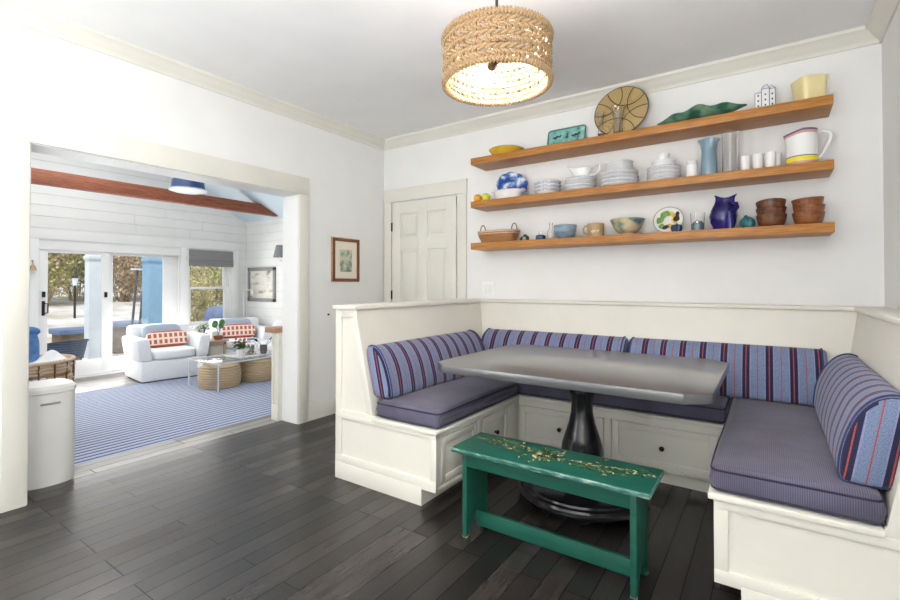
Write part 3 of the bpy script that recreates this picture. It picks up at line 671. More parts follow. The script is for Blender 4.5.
cp = MB(); cp.prism([(1.086, YE - 0.014), (1.285, YE - 0.014), (1.285, -0.178), (3.722, -0.178), (3.722, YE - 0.014), (W, YE - 0.014), (W, 0), (1.086, 0)], 'z', 1.045, 1.069, 0, 0.003)
bp(cp, 'cap_rail', M['bench_paint'])

# ------------------------------------------------------------------ cushions
def seat_cushion(x0, x1, y0, y1, label, rot=False):
    t = thing('seat_cushion', label, 'cushion', ((x0 + x1) / 2, (y0 + y1) / 2, 0.42), R(90) if rot else 0, 'slate seat cushions on the built-in bench')
    a, b = (x1 - x0) / 2, (y1 - y0) / 2
    if rot: a, b = b, a
    h = 0.102
    def top(u, v):
        x, y = (u * 2 - 1) * a, (v * 2 - 1) * b
        return x, y
    m = MB(); m.box(-a, a, -b, b, 0, h, 0.03, 0, 5)
    bm = m.bm
    bmesh.ops.bisect_plane(bm, geom=list(bm.verts) + list(bm.edges) + list(bm.faces), plane_co=(0, 0, h / 2), plane_no=(0, 0, 1))
    bmesh.ops.subdivide_edges(bm, edges=[e for e in bm.edges if e.calc_length() > 0.15], cuts=7, use_grid_fill=True)
    for v in bm.verts:
        k = (1 - (v.co.x / a) ** 2) * (1 - (v.co.y / b) ** 2)
        if v.co.z > h * 0.6: v.co.z += 0.016 * k + 0.003 * noise.noise(v.co * 7)
        if abs(v.co.z - h / 2) < 0.01: v.co.x *= 1 + 0.004 / a; v.co.y *= 1 + 0.004 / b
        v.co.x += 0.004 * noise.noise(v.co * 5 + Vector((3, 1, 0))); v.co.y += 0.004 * noise.noise(v.co * 5 + Vector((7, 2, 5)))
    m.build('cushion_pad', M['seat'], t)
    for z in (h - 0.016, 0.017):
        e = 0.0015; r_ = 0.03; pts = []
        for cx, cy, a0 in ((a - r_, b - r_, 0), (-a + r_, b - r_, PI / 2), (-a + r_, -b + r_, PI), (a - r_, -b + r_, 1.5 * PI)):
            for q in arc(cx, cy, r_ - 0.003, a0, a0 + PI / 2, 4): pts.append((q[0], q[1], z))
        fine = []
        for i in range(len(pts)):
            p, q = Vector(pts[i]), Vector(pts[(i + 1) % len(pts)]); n_ = max(1, int((q - p).length / 0.1))
            for k in range(n_):
                w_ = p.lerp(q, k / n_); fine.append((w_.x + 0.004 * noise.noise(w_ * 5 + Vector((3, 1, 0))), w_.y + 0.004 * noise.noise(w_ * 5 + Vector((7, 2, 5))), w_.z))
        MB().tube(fine, 0.0045, 6, True).build('piping', M['piping_slate'], t)
    return t
seat_cushion(1.437, 1.886, -1.668, -0.688, 'slate seat cushion on the left arm of the bench')
seat_cushion(1.437, 3.126, -0.682, -0.345, 'long slate seat cushion along the back, behind the table')
seat_cushion(3.138, 3.626, -1.668, -0.345, 'slate ribbed seat cushion on the right arm of the bench')

def bolster(name_axis, back, front_sign, a0, a1, label, th=0.135, ht=0.315, slope=0.0, z0=0.527):
    """D-section striped cushion; back = (coordinate of its back at z0), leaning by slope per metre of height"""
    ax = name_axis; mid = (a0 + a1) / 2
    s0 = [(0.0, 0.03), (0.006, 0.006), (th * 0.3, 0.0), (th * 0.7, 0.0), (th * 0.95, 0.012), (th * 1.03, 0.06), (th * 1.04, 0.12), (th * 1.0, 0.18), (th * 0.89, 0.24), (th * 0.68, 0.288), (th * 0.4, 0.311), (th * 0.14, 0.309), (0.0, 0.285), (-0.002, 0.15)]
    sec = []; n0 = len(s0)
    for i in range(n0):
        p0_, p1_, p2_, p3_ = (Vector(s0[(i + k) % n0]) for k in (-1, 0, 1, 2))
        for q in (0, 0.33, 0.67): sec.append(tuple(0.5 * ((2 * p1_) + (p2_ - p0_) * q + (2 * p0_ - 5 * p1_ + 4 * p2_ - p3_) * q * q + (3 * p1_ - p0_ - 3 * p2_ + p3_) * q ** 3)))
    sc = ht / 0.312
    N = 26; L = a1 - a0
    def pt(q, u, shr):
        d, z = q[0], q[1] * sc
        cd, cz = th * 0.45, ht * 0.48
        d = cd + (d - cd) * shr; z = cz + (z - cz) * shr
        w = back + front_sign * d + (-front_sign) * slope * z
        c = a0 + L * u
        j = 0.0035 * noise.noise(Vector((c * 6, z * 9, d * 9)))
        return (w + j, c, z0 + z) if ax == 'y' else (c, w + j, z0 + z)
    us = [0, 0.006, 0.02] + [0.02 + 0.96 * (i + 1) / N for i in range(N - 1)] + [0.98, 0.994, 1.0]
    sh = [0.9, 0.965, 1.0] + [1.0 + 0.012 * math.sin(PI * (i + 1) / N) for i in range(N - 1)] + [1.0, 0.965, 0.9]
    m = MB(); b = bmesh.new(); rings = [[b.verts.new(pt(q, u, s)) for q in sec] for u, s in zip(us, sh)]
    n = len(sec)
    for i in range(len(rings) - 1):
        for k in range(n):
            j = (k + 1) % n; b.faces.new((rings[i][k], rings[i][j], rings[i + 1][j], rings[i + 1][k]))
    b.faces.new(rings[0]); b.faces.new(rings[-1][::-1])
    bmesh.ops.recalc_face_normals(b, faces=b.faces); m._merge(b)
    lo = (back, mid, z0) if ax == 'y' else (mid, back, z0)
    t = thing('back_cushion', label, 'cushion', lo, 0, 'striped back cushions on the built-in bench')
    def uv(co, nr):
        l_, c_ = (co.y, co.x) if ax == 'y' else (co.x, co.y)
        if abs(nr.y if ax == 'y' else nr.x) > 0.75: return (c_ - back + front_sign * (co.z - z0) * slope + 0.008 + (0.018 if front_sign < 0 else 0.05), co.z)
        return (l_ - a0 + 0.02, co.z)
    m.build('cushion_cover', M['stripe'], t, world=True, uv=uv, ang=60)
    for i in (2, len(rings) - 3):
        u, s = us[i], sh[i]
        MB().tube([pt(q, u, 1.015) for q in sec], 0.0045, 6, True).build('piping', M['piping'], t, world=True)
    return t
bolster('y', 1.392, 1, -1.635, -0.455, 'striped back cushion along the left arm of the bench', 0.13, 0.30, 0.235)
bolster('x', -0.298, -1, 1.385, 2.512, 'striped back cushion against the back panel, left of the seam', 0.13, 0.30, 0.255)
bolster('x', -0.298, -1, 2.528, 3.59, 'striped back cushion against the back panel, right of the seam', 0.13, 0.30, 0.255)
bolster('y', 3.649, -1, -1.61, -0.455, 'striped back cushion along the right arm with a banded end', 0.135, 0.305, 0.175)

# ------------------------------------------------------------------ table
tb = thing('dining_table', 'charcoal pedestal table with clipped corners inside the bench', 'table', (2.455, -1.07, 0))
x0, x1, y0, y1, c1 = 1.772, 3.138, -1.605, -0.535, 0.095
m = MB(); m.prism([(x0 + c1, y0), (x1 - c1, y0), (x1, y0 + c1 * 0.8), (x1, y1 - c1), (x1 - c1, y1), (x0 + c1, y1), (x0, y1 - c1), (x0, y0 + c1)], 'z', 0.718, 0.76, 0, 0.0015)
m.build('tabletop', M['table'], tb, world=True)
col_p = [(0, 0.085), (0.075, 0.085), (0.078, 0.10), (0.066, 0.115), (0.066, 0.135), (0.085, 0.17), (0.106, 0.215), (0.114, 0.262), (0.109, 0.305), (0.092, 0.36), (0.072, 0.42), (0.060, 0.48), (0.058, 0.53), (0.064, 0.575), (0.068, 0.60), (0.066, 0.615), (0.1, 0.622), (0.104, 0.634), (0.1, 0.646), (0.075, 0.652), (0.075, 0.668), (0.18, 0.672), (0.18, 0.69), (0, 0.69)]
MB().lathe(col_p, n=48).build('column', M['pedestal'], tb)
MB().box(-0.45, 0.45, -0.05, 0.05, 0.688, 0.719, 0.004).box(-0.05, 0.05, -0.36, 0.36, 0.6885, 0.719, 0.004).build('support_cleat', M['pedestal'], tb)
MB().lathe([(0, 0.028), (0.335, 0.028), (0.352, 0.034), (0.356, 0.046), (0.344, 0.054), (0.34, 0.06), (0.336, 0.072), (0.322, 0.078), (0.318, 0.088), (0.30, 0.094), (0, 0.094)], n=72).build('base', M['pedestal'], tb)
for a in (R(-72), R(18), R(108), R(198)):
    MB().lathe([(0, 0), (0.03, 0), (0.04, 0.008), (0.04, 0.02), (0.03, 0.03), (0, 0.03)], (0.30 * math.cos(a), 0.30 * math.sin(a), 0), 20).build('foot', M['pedestal'], tb)

# ------------------------------------------------------------------ green bench
gb = thing('painted_bench', 'worn green wooden bench with painted sprigs in front of the table', 'bench', (2.52, -1.705, 0))
def gp(mb, name, mats): return mb.build(name, mats, gb, world=True)
t_ = MB(); t_.box(2.085, 2.965, -1.848, -1.566, 0.408, 0.43, 0.007, 0, 3)
for f in t_.bm.faces:
    if abs(f.normal.z) < 0.9: f.material_index = 1
rs_ = random.Random(11)
def leafq(x, y, a, l, w, mi):
    c, s_ = math.cos(a), math.sin(a); z = 0.4306 + rs_.random() * 0.0006
    pts = [(0, 0), (l * 0.35, w), (l, 0), (l * 0.35, -w)]
    t_.poly([(x + c * p_ - s_ * q_, y + s_ * p_ + c * q_, z) for p_, q_ in pts], mi)
def sprig(x, y, a, n, ln, spread=0.7):
    bend = rs_.uniform(-0.5, 0.5)
    for i in range(n):
        tt = i / max(1, n - 1); aa = a + bend * tt
        x += math.cos(aa) * ln / n; y += math.sin(aa) * ln / n
        if not (2.11 < x < 2.94 and -1.825 < y < -1.59): break
        leafq(x - math.cos(aa) * ln / n, y - math.sin(aa) * ln / n, aa, ln / n * 1.1, 0.0016, 2 if rs_.random() < 0.5 else 4)
        for sgn in (-1, 1):
            if rs_.random() < 0.85: leafq(x, y, aa + sgn * rs_.uniform(0.5, 1.0), rs_.uniform(0.014, 0.027), rs_.uniform(0.003, 0.0058), rs_.choice([2, 3, 3, 4, 4]))
for _ in range(20): sprig(2.50 + rs_.gauss(0, 0.06), -1.70 + rs_.gauss(0, 0.025), rs_.uniform(0, 2 * PI), 6, rs_.uniform(0.05, 0.10))
for _ in range(26): leafq(2.50 + rs_.gauss(0, 0.035), -1.69 + rs_.gauss(0, 0.018), rs_.uniform(0, 2 * PI), rs_.uniform(0.035, 0.065), rs_.uniform(0.008, 0.015), rs_.choice([3, 4, 4, 4, 2]))
for x, y, a in ((2.4, -1.72, 3.0), (2.36, -1.7, 2.9), (2.32, -1.62, 3.1), (2.26, -1.65, 2.7), (2.66, -1.72, 0.0), (2.76, -1.71, -0.3), (2.82, -1.69, 0.3), (2.44, -1.68, 2.8), (2.42, -1.66, 3.1), (2.36, -1.65, 2.6), (2.30, -1.64, 3.3), (2.28, -1.67, 3.5), (2.34, -1.68, 3.0), (2.56, -1.70, 0.2), (2.60, -1.72, -0.3), (2.62, -1.68, 0.1), (2.68, -1.69, 0.2), (2.72, -1.68, -0.9), (2.74, -1.68, 0.4), (2.70, -1.66, 1.0), (2.79, -1.67, 0.2), (2.80, -1.65, -0.6), (2.84, -1.66, 0.5), (2.2, -1.65, 3.2)):
    sprig(x, y, a, 7, rs_.uniform(0.08, 0.13))
gp(t_, 'seat_board', [M['green'], M['green_edge'], M['sprig_cream'], M['sprig_olive'], M['sprig_dark']])
for xa, xb in ((2.122, 2.146), (2.882, 2.906)):
    lg = [(-1.802, 0.002), (-1.772, 0.002), (-1.762, 0.03), (-1.742, 0.065), (-1.712, 0.088), (-1.688, 0.088), (-1.658, 0.065), (-1.638, 0.03), (-1.628, 0.002), (-1.6, 0.002), (-1.6, 0.408), (-1.802, 0.408)]
    l_ = MB(); l_.prism(lg, 'x', xa, xb, 0, 0.002)
    for y in (-1.795, -1.606): l_.box(xa - 0.001, xb + 0.001, y - 0.006, y + 0.006, 0.001, 0.009, 0, 1)
    gp(l_, 'leg', [M['green'], M['chip']])
for ya, yb in ((-1.802, -1.784), (-1.618, -1.6)):
    gp(MB().box(2.146, 2.882, ya + 0.001, yb - 0.0005, 0.336, 0.408, 0.002), 'apron', M['green'])
gp(MB().box(2.146, 2.882, -1.716, -1.694, 0.028, 0.098, 0.003), 'stretcher', [M['green']])

M['bulb'] = emis('warm_bulb', (255, 240, 232), 190.0)
# ------------------------------------------------------------------ pendant lamp
LX, LY, LZ, LR, LH = 2.422, -2.01, 2.008, 0.222, 0.196
pl = thing('pendant_lamp', 'woven rope drum pendant lamp hanging from the ceiling', 'lamp', (LX, LY, LZ))
sh = MB(); NV = 24; rows = 6
for k in range(rows):
    z = 0.022 + (LH - 0.044) * (k + 0.5) / rows
    for h in (0, PI):
        pts = []
        for i in range(NV * 9):
            a = 2 * PI * i / (NV * 9); ph = NV * a * (1 if k % 2 else -1) + h
            r_ = LR - 0.012 + 0.0055 * math.cos(ph) + 0.002 * math.cos(NV / 2 * a + PI * k)
            pts.append((r_ * math.cos(a), r_ * math.sin(a), z + 0.0056 * math.sin(ph)))
        sh.tube(pts, 0.0068, 6, True)
sh.build('shade', M['rope'], pl, ang=70)
vt = MB()
for i in range(NV):
    a = 2 * PI * (i + 0.5) / NV
    vt.tube([((LR - 0.013) * math.cos(a), (LR - 0.013) * math.sin(a), z) for z in (0.008, LH / 2, LH - 0.008)], 0.0035, 6)
vt.build('shade_rib', M['rope_dark'], pl)
for z in (0.011, LH - 0.011):
    m = MB()
    m.tube([((LR - 0.009) * math.cos(2 * PI * i / 64), (LR - 0.009) * math.sin(2 * PI * i / 64), z) for i in range(64)], 0.010, 8, True)
    wraps, per = 96, 7; pts = []
    for i in range(wraps * per):
        a = 2 * PI * i / (wraps * per); b = 2 * PI * i / per
        rr = LR - 0.009 + 0.011 * math.cos(b); pts.append((rr * math.cos(a), rr * math.sin(a), z + 0.013 * math.sin(b)))
    m.tube(pts, 0.0042, 5, True)
    m.build('shade_rim', M['rope'], pl, ang=70)
m = MB()
for a in (R(20), R(140), R(260)): m.tube([(0.02 * math.cos(a), 0.02 * math.sin(a), LH - 0.02), ((LR - 0.012) * math.cos(a), (LR - 0.012) * math.sin(a), LH - 0.01)], 0.003, 6)
m.lathe([(0, LH + 0.02), (0.012, LH + 0.018), (0.03, LH - 0.012), (0.03, LH - 0.035), (0, LH - 0.036)], n=20)
m.build('spider', M['bronze'], pl)
for a in (R(18), R(140)):
    rot = RZ(a)
    so = MB().lathe([(0, 0), (0.017, 0), (0.019, 0.035), (0.019, 0.055), (0, 0.055)], n=18, mtx=T(0, 0, LH - 0.085) @ rot @ T(0.012, 0, 0) @ RY(R(97)))
    so.tube([(0, 0, LH - 0.03), (0.01 * math.cos(a), 0.01 * math.sin(a), LH - 0.085)], 0.006, 8)
    s_o = so.build('socket', M['bronze'], pl)
    MB().lathe([(0, 0.055), (0.014, 0.055), (0.015, 0.068), (0.028, 0.095), (0.034, 0.118), (0.03, 0.142), (0.016, 0.156), (0, 0.158)], n=20, mtx=T(0, 0, LH - 0.085) @ rot @ T(0.012, 0, 0) @ RY(R(97))).build('bulb', M['bulb'], s_o)
MB().tube([(0, 0, LH + 0.01), (0, 0, CZ - LZ - 0.02)], 0.006, 10).build('cord', M['bronze'], pl)
MB().lathe([(0, 0), (0.05, 0), (0.062, -0.012), (0.05, -0.028), (0, -0.03)], (0, 0, CZ - LZ), 28).build('canopy', M['bronze'], pl)

# ------------------------------------------------------------------ floating shelves
ST = {'top': 2.276, 'mid': 1.905, 'low': 1.55}
for key, th, lab in (('top', 0.055, 'oak floating shelf nearest the ceiling, holding the green leaf dish'), ('mid', 0.053, 'oak floating shelf in the middle, holding the white china'), ('low', 0.056, 'oak floating shelf closest to the bench, holding the wooden bowls')):
    MBs = MB(); MBs.box(1.232, 3.633, -0.268, 0, -th, 0, 0.002)
    o = MBs.build('floating_shelf', M['shelf']); 
    for v in o.data.vertices: v.co.x -= 2.43
    o.location = (2.43, 0, ST[key]); tag(o, lab, 'shelf', 'floating oak shelves')
G = {'top': 'things on the highest shelf', 'mid': 'things on the middle shelf', 'low': 'things on the lowest shelf'}
def put(o, row, x, y=-0.135, label=None, cat=None, rz=None, dz=0.0):
    o.location = (x, y, ST[row] + dz)
    if rz is not None: o.rotation_euler = (0, 0, rz)
    return tag(o, label, cat)
def bowl_prof(r0, r1, h, t=0.006, foot=0.0, curve=0.6, n=8):
    out = [(0, foot), (r0 * 0.98, foot)] if not foot else [(0, 0.004), (r0 * 0.7, 0.004), (r0 * 0.72, 0), (r0 * 0.85, 0), (r0 * 0.88, foot)]
    for i in range(n + 1):
        u = i / n; out.append((r0 + (r1 - r0) * u ** curve, foot + (h - foot) * u))
    out.append((r1 - t * 0.5, h + t * 0.3)); 
    for i in range(n, -1, -1):
        u = i / n; out.append((max(0.001, r0 + (r1 - r0) * u ** curve - t), max(foot + t, foot + (h - foot) * u)))
    out.append((0, foot + t)); return out
# --- highest shelf
yb = bowl_prof(0.085, 0.148, 0.066, 0.006, 0, 0.75); k_ = len(yb)
put(MB().lathe(yb, n=40, mis=[0 if i < 10 else 1 for i in range(k_)]).build('bowl', [M['yellow'], M['yellow_in']]), 'top', 1.497, -0.12, 'wide mustard yellow bowl at the left end of the highest shelf', 'bowl')
t = thing('serving_tray', 'teal painted rectangular tray with dark figures leaning on the wall', 'tray')
m = MB(); L2, H2 = 0.153, 0.188
m.prism([(q[0], q[1]) for c in ((L2 - .02, .02, -PI / 2), (L2 - .02, H2 - .02, 0), (-L2 + .02, H2 - .02, PI / 2), (-L2 + .02, .02, PI)) for q in arc(c[0], c[1], 0.02, c[2], c[2] + PI / 2, 4)], 'y', 0, 0.006, mtx=RX(R(-14)))
m.build('tray_face', M['teal_tray'], t)
MB().tube([(q[0], -0.004, q[1]) for c in ((L2 - .02, .02, -PI / 2), (L2 - .02, H2 - .02, 0), (-L2 + .02, H2 - .02, PI / 2), (-L2 + .02, .02, PI)) for q in arc(c[0], c[1], 0.02, c[2], c[2] + PI / 2, 4)], 0.006, 8, True, mtx=RX(R(-14))).build('tray_rim', M['teal_rim'], t)
for x, z, s in ((-0.095, 0.12, 1), (-0.06, 0.125, 0.8), (0.06, 0.115, 0.9), (0.09, 0.12, 1), (-0.08, 0.06, 0.7)):
    fg = MB(); fg.ell((x, -0.001, z), (0.022 * s, 0.002, 0.009 * s), 10, mtx=RX(R(-14))).ell((x + 0.016 * s, -0.001, z + 0.01 * s), (0.009 * s, 0.002, 0.009 * s), 8, mtx=RX(R(-14))); fg.build('painted_figure', M['charcoal'], t)
put(t, 'top', 1.99, -0.055, dz=0.004)
t = thing('woven_platter', 'round woven straw platter with dark stitched pattern leaning on the wall', 'platter')
tl = T(0, -0.165, 0.004) @ RX(R(-11)) @ T(0, 0, 0.186) @ RX(R(90))
pr_ = [(0, 0)]
for i in range(24):
    r_ = 0.188 * (i + 0.5) / 24; pr_ += [(r_ - 0.0025, 0.003 + 0.02 * (r_ / 0.188) ** 3), (r_, 0.007 + 0.02 * (r_ / 0.188) ** 3)]
pr_ += [(0.188, 0.022), (0.188, 0.016), (0.12, 0.0), (0, -0.004)]
MB().lathe(pr_, n=56, mtx=tl).build('coil', M['straw'], t, ang=60)
st_ = MB()
st_.tube([(0.188 * math.cos(2 * PI * i / 48), 0.188 * math.sin(2 * PI * i / 48), 0.02) for i in range(48)], 0.005, 6, True, mtx=tl)
for j in range(6):
    a0 = 2 * PI * j / 6 + 0.3; c = (0.2 * math.cos(a0), 0.2 * math.sin(a0)); pts = []
    for i in range(25):
        b = a0 + PI + R(-62) + R(124) * i / 24; x, y = c[0] + 0.15 * math.cos(b), c[1] + 0.15 * math.sin(b); r_ = min(0.184, math.hypot(x, y))
        q_ = r_ / max(1e-6, math.hypot(x, y)); pts.append((x * q_, y * q_, 0.0085 + 0.02 * (r_ / 0.188) ** 3))
    st_.tube(pts, 0.0028, 5, mtx=tl)
st_.build('stitching', M['straw_dark'], t); put(t, 'top', 2.445, 0)
def ripple(n, amp, z0, z1):
    def w(x, y, z, a):
        k = max(0, (z - z0) / (z1 - z0)); s = 1 + amp * k * math.cos(n * a); return x * s, y * s, z + 0.35 * amp * 0.05 * k * math.sin(n * a)
    return w
put(MB().lathe([(0, 0), (0.034, 0), (0.036, 0.01), (0.03, 0.05), (0.03, 0.12), (0.042, 0.18), (0.054, 0.205), (0.05, 0.206), (0.038, 0.18), (0.026, 0.12), (0.026, 0.02), (0, 0.016)], n=36, warp=ripple(6, 0.1, 0.12, 0.2)).build('vase', M['glass']), 'top', 2.439, -0.2, 'tall flared clear glass vase in front of the straw platter', 'vase')
put(MB().lathe([(0, 0), (0.022, 0), (0.024, 0.04), (0.015, 0.09), (0.016, 0.14), (0.024, 0.2), (0.021, 0.2), (0.012, 0.14), (0.012, 0.09), (0.019, 0.04), (0, 0.01)], n=28).build('vase', M['glass']), 'top', 2.308, -0.17, 'slim clear glass bud vase at the left edge of the straw platter', 'vase')
def leafd(u, v):
    x = (u - 0.5) * 0.53; k = math.sin(PI * min(1, max(0, u * 0.98 + 0.01))) ** 0.8; w_ = 0.085 * k + 0.003
    s = (v - 0.5) * 2
    z = 0.008 + 0.062 * s * s * k + 0.035 * u * u + 0.014 * k * math.sin(u * 20 + s * 2) * abs(s) + 0.022 * (1 - k) * u + 0.02 * (1 - u) + (0.012 * max(0, 1 - u * 7))
    return (x, s * w_ + 0.005 * math.sin(u * 17), max(0.003, z))
put(MB().grid(leafd, 44, 14, 0, 0.007).build('leaf_dish', M['leaf_green'], ang=60), 'top', 2.954, -0.14, 'long mottled green ceramic leaf-shaped dish', 'dish')
t = thing('ceramic_house', 'white ceramic house ornament outlined in blue on the highest shelf', 'ornament')
bd = MB(); bd.box(-0.052, -0.018, -0.04, 0.04, 0, 0.125, 0.002); bd.box(-0.018, 0.022, -0.046, 0.04, 0, 0.145, 0.002); bd.box(0.022, 0.052, -0.04, 0.04, 0, 0.14, 0.002)
bd.build('body', M['china'], t)
ro = MB(); ro.prism([(-0.05, 0.125), (-0.018, 0.125), (-0.022, 0.14), (-0.04, 0.138)], 'y', -0.038, 0.038); ro.prism([(-0.02, 0.145), (0.024, 0.145), (0.012, 0.172), (0.002, 0.172), (-0.008, 0.166)], 'y', -0.04, 0.038); ro.prism([(0.022, 0.14), (0.054, 0.14), (0.03, 0.165)], 'y', -0.038, 0.038)
ro.build('roof', M['china_grey'], t)
li = MB()
for a, b, y, z in ((-0.052, -0.018, -0.0405, 0.125), (-0.018, 0.022, -0.0465, 0.145), (0.022, 0.052, -0.0405, 0.14)):
    for x in (a, b): li.tube([(x, y, 0.001), (x, y, z)], 0.0015, 5)
    li.tube([(a, y, z), (b, y, z)], 0.0015, 5)
    for q in range(3): li.box((a + b) / 2 - 0.004, (a + b) / 2 + 0.004, y - 0.0012, y + 0.001, 0.03 + q * 0.035, 0.042 + q * 0.035)
li.tube([(-0.02, -0.041, 0.145), (-0.008, -0.041, 0.166), (0.002, -0.041, 0.172), (0.012, -0.041, 0.172), (0.024, -0.041, 0.145)], 0.0015, 5); li.tube([(0.022, -0.039, 0.14), (0.03, -0.039, 0.165), (0.054, -0.039, 0.14)], 0.0015, 5)
li.build('outline', M['ink_blue'], t); put(t, 'top', 3.314, -0.14); t.scale = (1, 1, 0.92)
def sq(r, e=4.0):
    return lambda x, y, z, a: ((abs(math.cos(a)) ** e + abs(math.sin(a)) ** e) ** (-1 / e) * math.cos(a) * math.hypot(x, y), (abs(math.cos(a)) ** e + abs(math.sin(a)) ** e) ** (-1 / e) * math.sin(a) * math.hypot(x, y), z)
put(MB().lathe([(0, 0), (0.055, 0), (0.058, 0.004), (0.068, 0.12), (0.073, 0.15), (0.071, 0.154), (0.066, 0.151), (0.062, 0.12), (0.052, 0.012), (0, 0.01)], n=64, warp=sq(1, 6)).build('planter_pot', M['cream_pot']), 'top', 3.532, -0.135, 'pale yellow square tapered pot at the right end of the highest shelf', 'pot', R(28))
# --- middle shelf
for x, mt, lab, cat in ((1.262, 'orange', 'small orange fruit at the far left of the middle shelf', 'fruit'), (1.345, 'lime', 'yellow-green lime fruit right of the orange', 'fruit')):
    o = MB().ell((0, 0, 0.036), (0.037, 0.037, 0.036), 24).build('orange_fruit' if mt == 'orange' else 'lime_fruit', M[mt]); put(o, 'mid', x, -0.2, lab, cat)
t = thing('baking_dish', 'cream oval baking dish with brown rim in front of the blue plate', 'dish')
MB().lathe([(0, 0), (0.098, 0), (0.105, 0.006), (0.127, 0.07), (0.134, 0.076), (0.128, 0.08), (0.121, 0.074), (0.1, 0.01), (0, 0.009)], n=48, sy=0.62, mis=[0, 0, 0, 0, 1, 1, 0, 0]).build('dish_body', [M['china'], M['tan_rim']], t)
for s in (-1, 1):
    MB().tube([(s * 0.122, -0.03, 0.062), (s * 0.145, -0.022, 0.072), (s * 0.15, 0, 0.075), (s * 0.145, 0.022, 0.072), (s * 0.122, 0.03, 0.062)], 0.008, 8).build('handle', M['china'], t)
put(t, 'mid', 1.535, -0.165)
pm = T(0, 0, 0.125) @ RX(R(-14)) @ RY(R(28)) @ RX(R(90))
put(MB().lathe([(0, 0.004), (0.06, 0.004), (0.09, 0.012), (0.112, 0.018), (0.114, 0.015), (0.092, 0.006), (0.06, -0.003), (0, -0.003)], n=60, sx=1.4, mtx=pm, warp=lambda x, y, z, a: (x * (1 + 0.035 * math.cos(9 * a)), y * (1 + 0.035 * math.cos(9 * a)), z)).build('platter_plate', M['delft']), 'mid', 1.525, -0.062, 'blue and white oval platter standing tilted behind the baking dish', 'plate', dz=0.012)
def ring_bowl(r, h): return MB().lathe(bowl_prof(r * 0.62, r, h, 0.004, 0.008, 0.7), n=36, mis=[0] * 9 + [1] * 3 + [0] * 20)
CB = [M['china'], M['band_blue']]
labs = ['lowest blue-rimmed white bowl of the stack right of the baking dish', 'middle blue-rimmed white bowl of the stack right of the baking dish', 'topmost blue-rimmed white bowl of the stack right of the baking dish']
b0 = ring_bowl(0.108, 0.05).build('bowl', [M['china'], M['band_deep']])
for i in range(3):
    o = b0 if i == 0 else copy_tree(b0); put(o, 'mid', 1.875, -0.14, labs[i], 'bowl', dz=0.029 * i); o['group'] = 'blue-rimmed bowls on the middle shelf'
def plate_mb(r, h=1.2): return MB().lathe([(0, 0.004), (r * 0.55, 0.004), (r * 0.56, 0), (r * 0.62, 0.001), (r * 0.93, 0.010 * h), (r, 0.017 * h), (r * 0.99, 0.0235 * h), (r * 0.975, 0.024 * h), (r * 0.62, 0.010), (0, 0.009)], n=44, mis=[0, 0, 0, 0, 0, 1, 0, 0, 0])
names_ = ['lowest', 'second', 'third', 'fourth', 'fifth', 'sixth', 'seventh']
p0 = plate_mb(0.117).build('plate', CB)
for i in range(4):
    o = p0 if i == 0 else copy_tree(p0)
    put(o, 'mid', 2.143, -0.14, ('topmost' if i == 3 else names_[i]) + ' white plate of the stack under the gravy boat', 'plate', dz=0.025 * i); o['group'] = 'plates under the gravy boat'
gz = 0.025 * 3 + 0.0095
t = thing('gravy_boat', 'white gravy boat on top of a stack of plates', 'gravy boat')
def boat(x, y, z, a):
    k = max(0, (z - 0.02) / 0.06); sp = max(0, -math.cos(a)) ** 3
    return x * (1 + 0.4 * k * (0.5 + sp)) * 1.1, y * (1 - 0.25 * k * sp), (z + 0.03 * k * sp) * 1.25
MB().lathe([(0, 0), (0.04, 0), (0.036, 0.012), (0.05, 0.03), (0.06, 0.055), (0.066, 0.075), (0.062, 0.076), (0.055, 0.055), (0.044, 0.03), (0, 0.018)], n=40, sy=0.8, warp=boat).build('boat_body', M['china'], t)
MB().tube([(0.076, 0, 0.09), (0.11, 0, 0.118), (0.14, 0, 0.11), (0.136, 0, 0.07), (0.1, 0, 0.04), (0.06, 0, 0.036)], 0.007, 8).build('handle', M['china'], t)
put(t, 'mid', 2.15, -0.14, dz=gz)
p1 = plate_mb(0.133).build('plate', CB)
for i in range(4):
    o = p1 if i == 0 else copy_tree(p1)
    put(o, 'mid', 2.43, -0.14, ('topmost' if i == 3 else names_[i]) + ' large white plate under the middle stack of saucer bowls', 'plate', dz=0.027 * i); o['group'] = 'large plates under the saucer bowls'
b1 = MB().lathe(bowl_prof(0.06, 0.1, 0.046, 0.004, 0.006, 0.7), n=36).build('saucer_bowl', M['china_grey'])
for i in range(3):
    o = b1 if i == 0 else copy_tree(b1)
    put(o, 'mid', 2.425, -0.14, ('lowest', 'middle', 'topmost')[i] + ' small white bowl on the stack of large plates', 'bowl', dz=0.027 * 3 + 0.0095 + 0.024 * i); o['group'] = 'small bowls on the large plates'
p2 = plate_mb(0.106).build('plate', CB)
for i in range(4):
    o = p2 if i == 0 else copy_tree(p2)
    put(o, 'mid', 2.728, -0.14, ('topmost' if i == 3 else names_[i]) + ' white plate under the stack carrying the cup', 'plate', dz=0.026 * i); o['group'] = 'plates under the stacked cup'
b2 = MB().lathe(bowl_prof(0.046, 0.078, 0.042, 0.004, 0.006, 0.7), n=32).build('dessert_bowl', M['china'])
for i in range(2):
    o = b2 if i == 0 else copy_tree(b2)
    put(o, 'mid', 2.728, -0.14, ('lower', 'upper')[i] + ' small white dish directly under the cup', 'bowl', dz=0.026 * 3 + 0.0095 + 0.024 * i); o['group'] = 'small dishes under the cup'
t = thing('cup', 'white cup on top of the right-hand plate stack', 'cup')
MB().lathe([(0, 0), (0.026, 0), (0.028, 0.006), (0.036, 0.03), (0.038, 0.078), (0.0355, 0.079), (0.033, 0.03), (0.022, 0.008), (0, 0.007)], n=32).build('cup_body', M['china'], t)
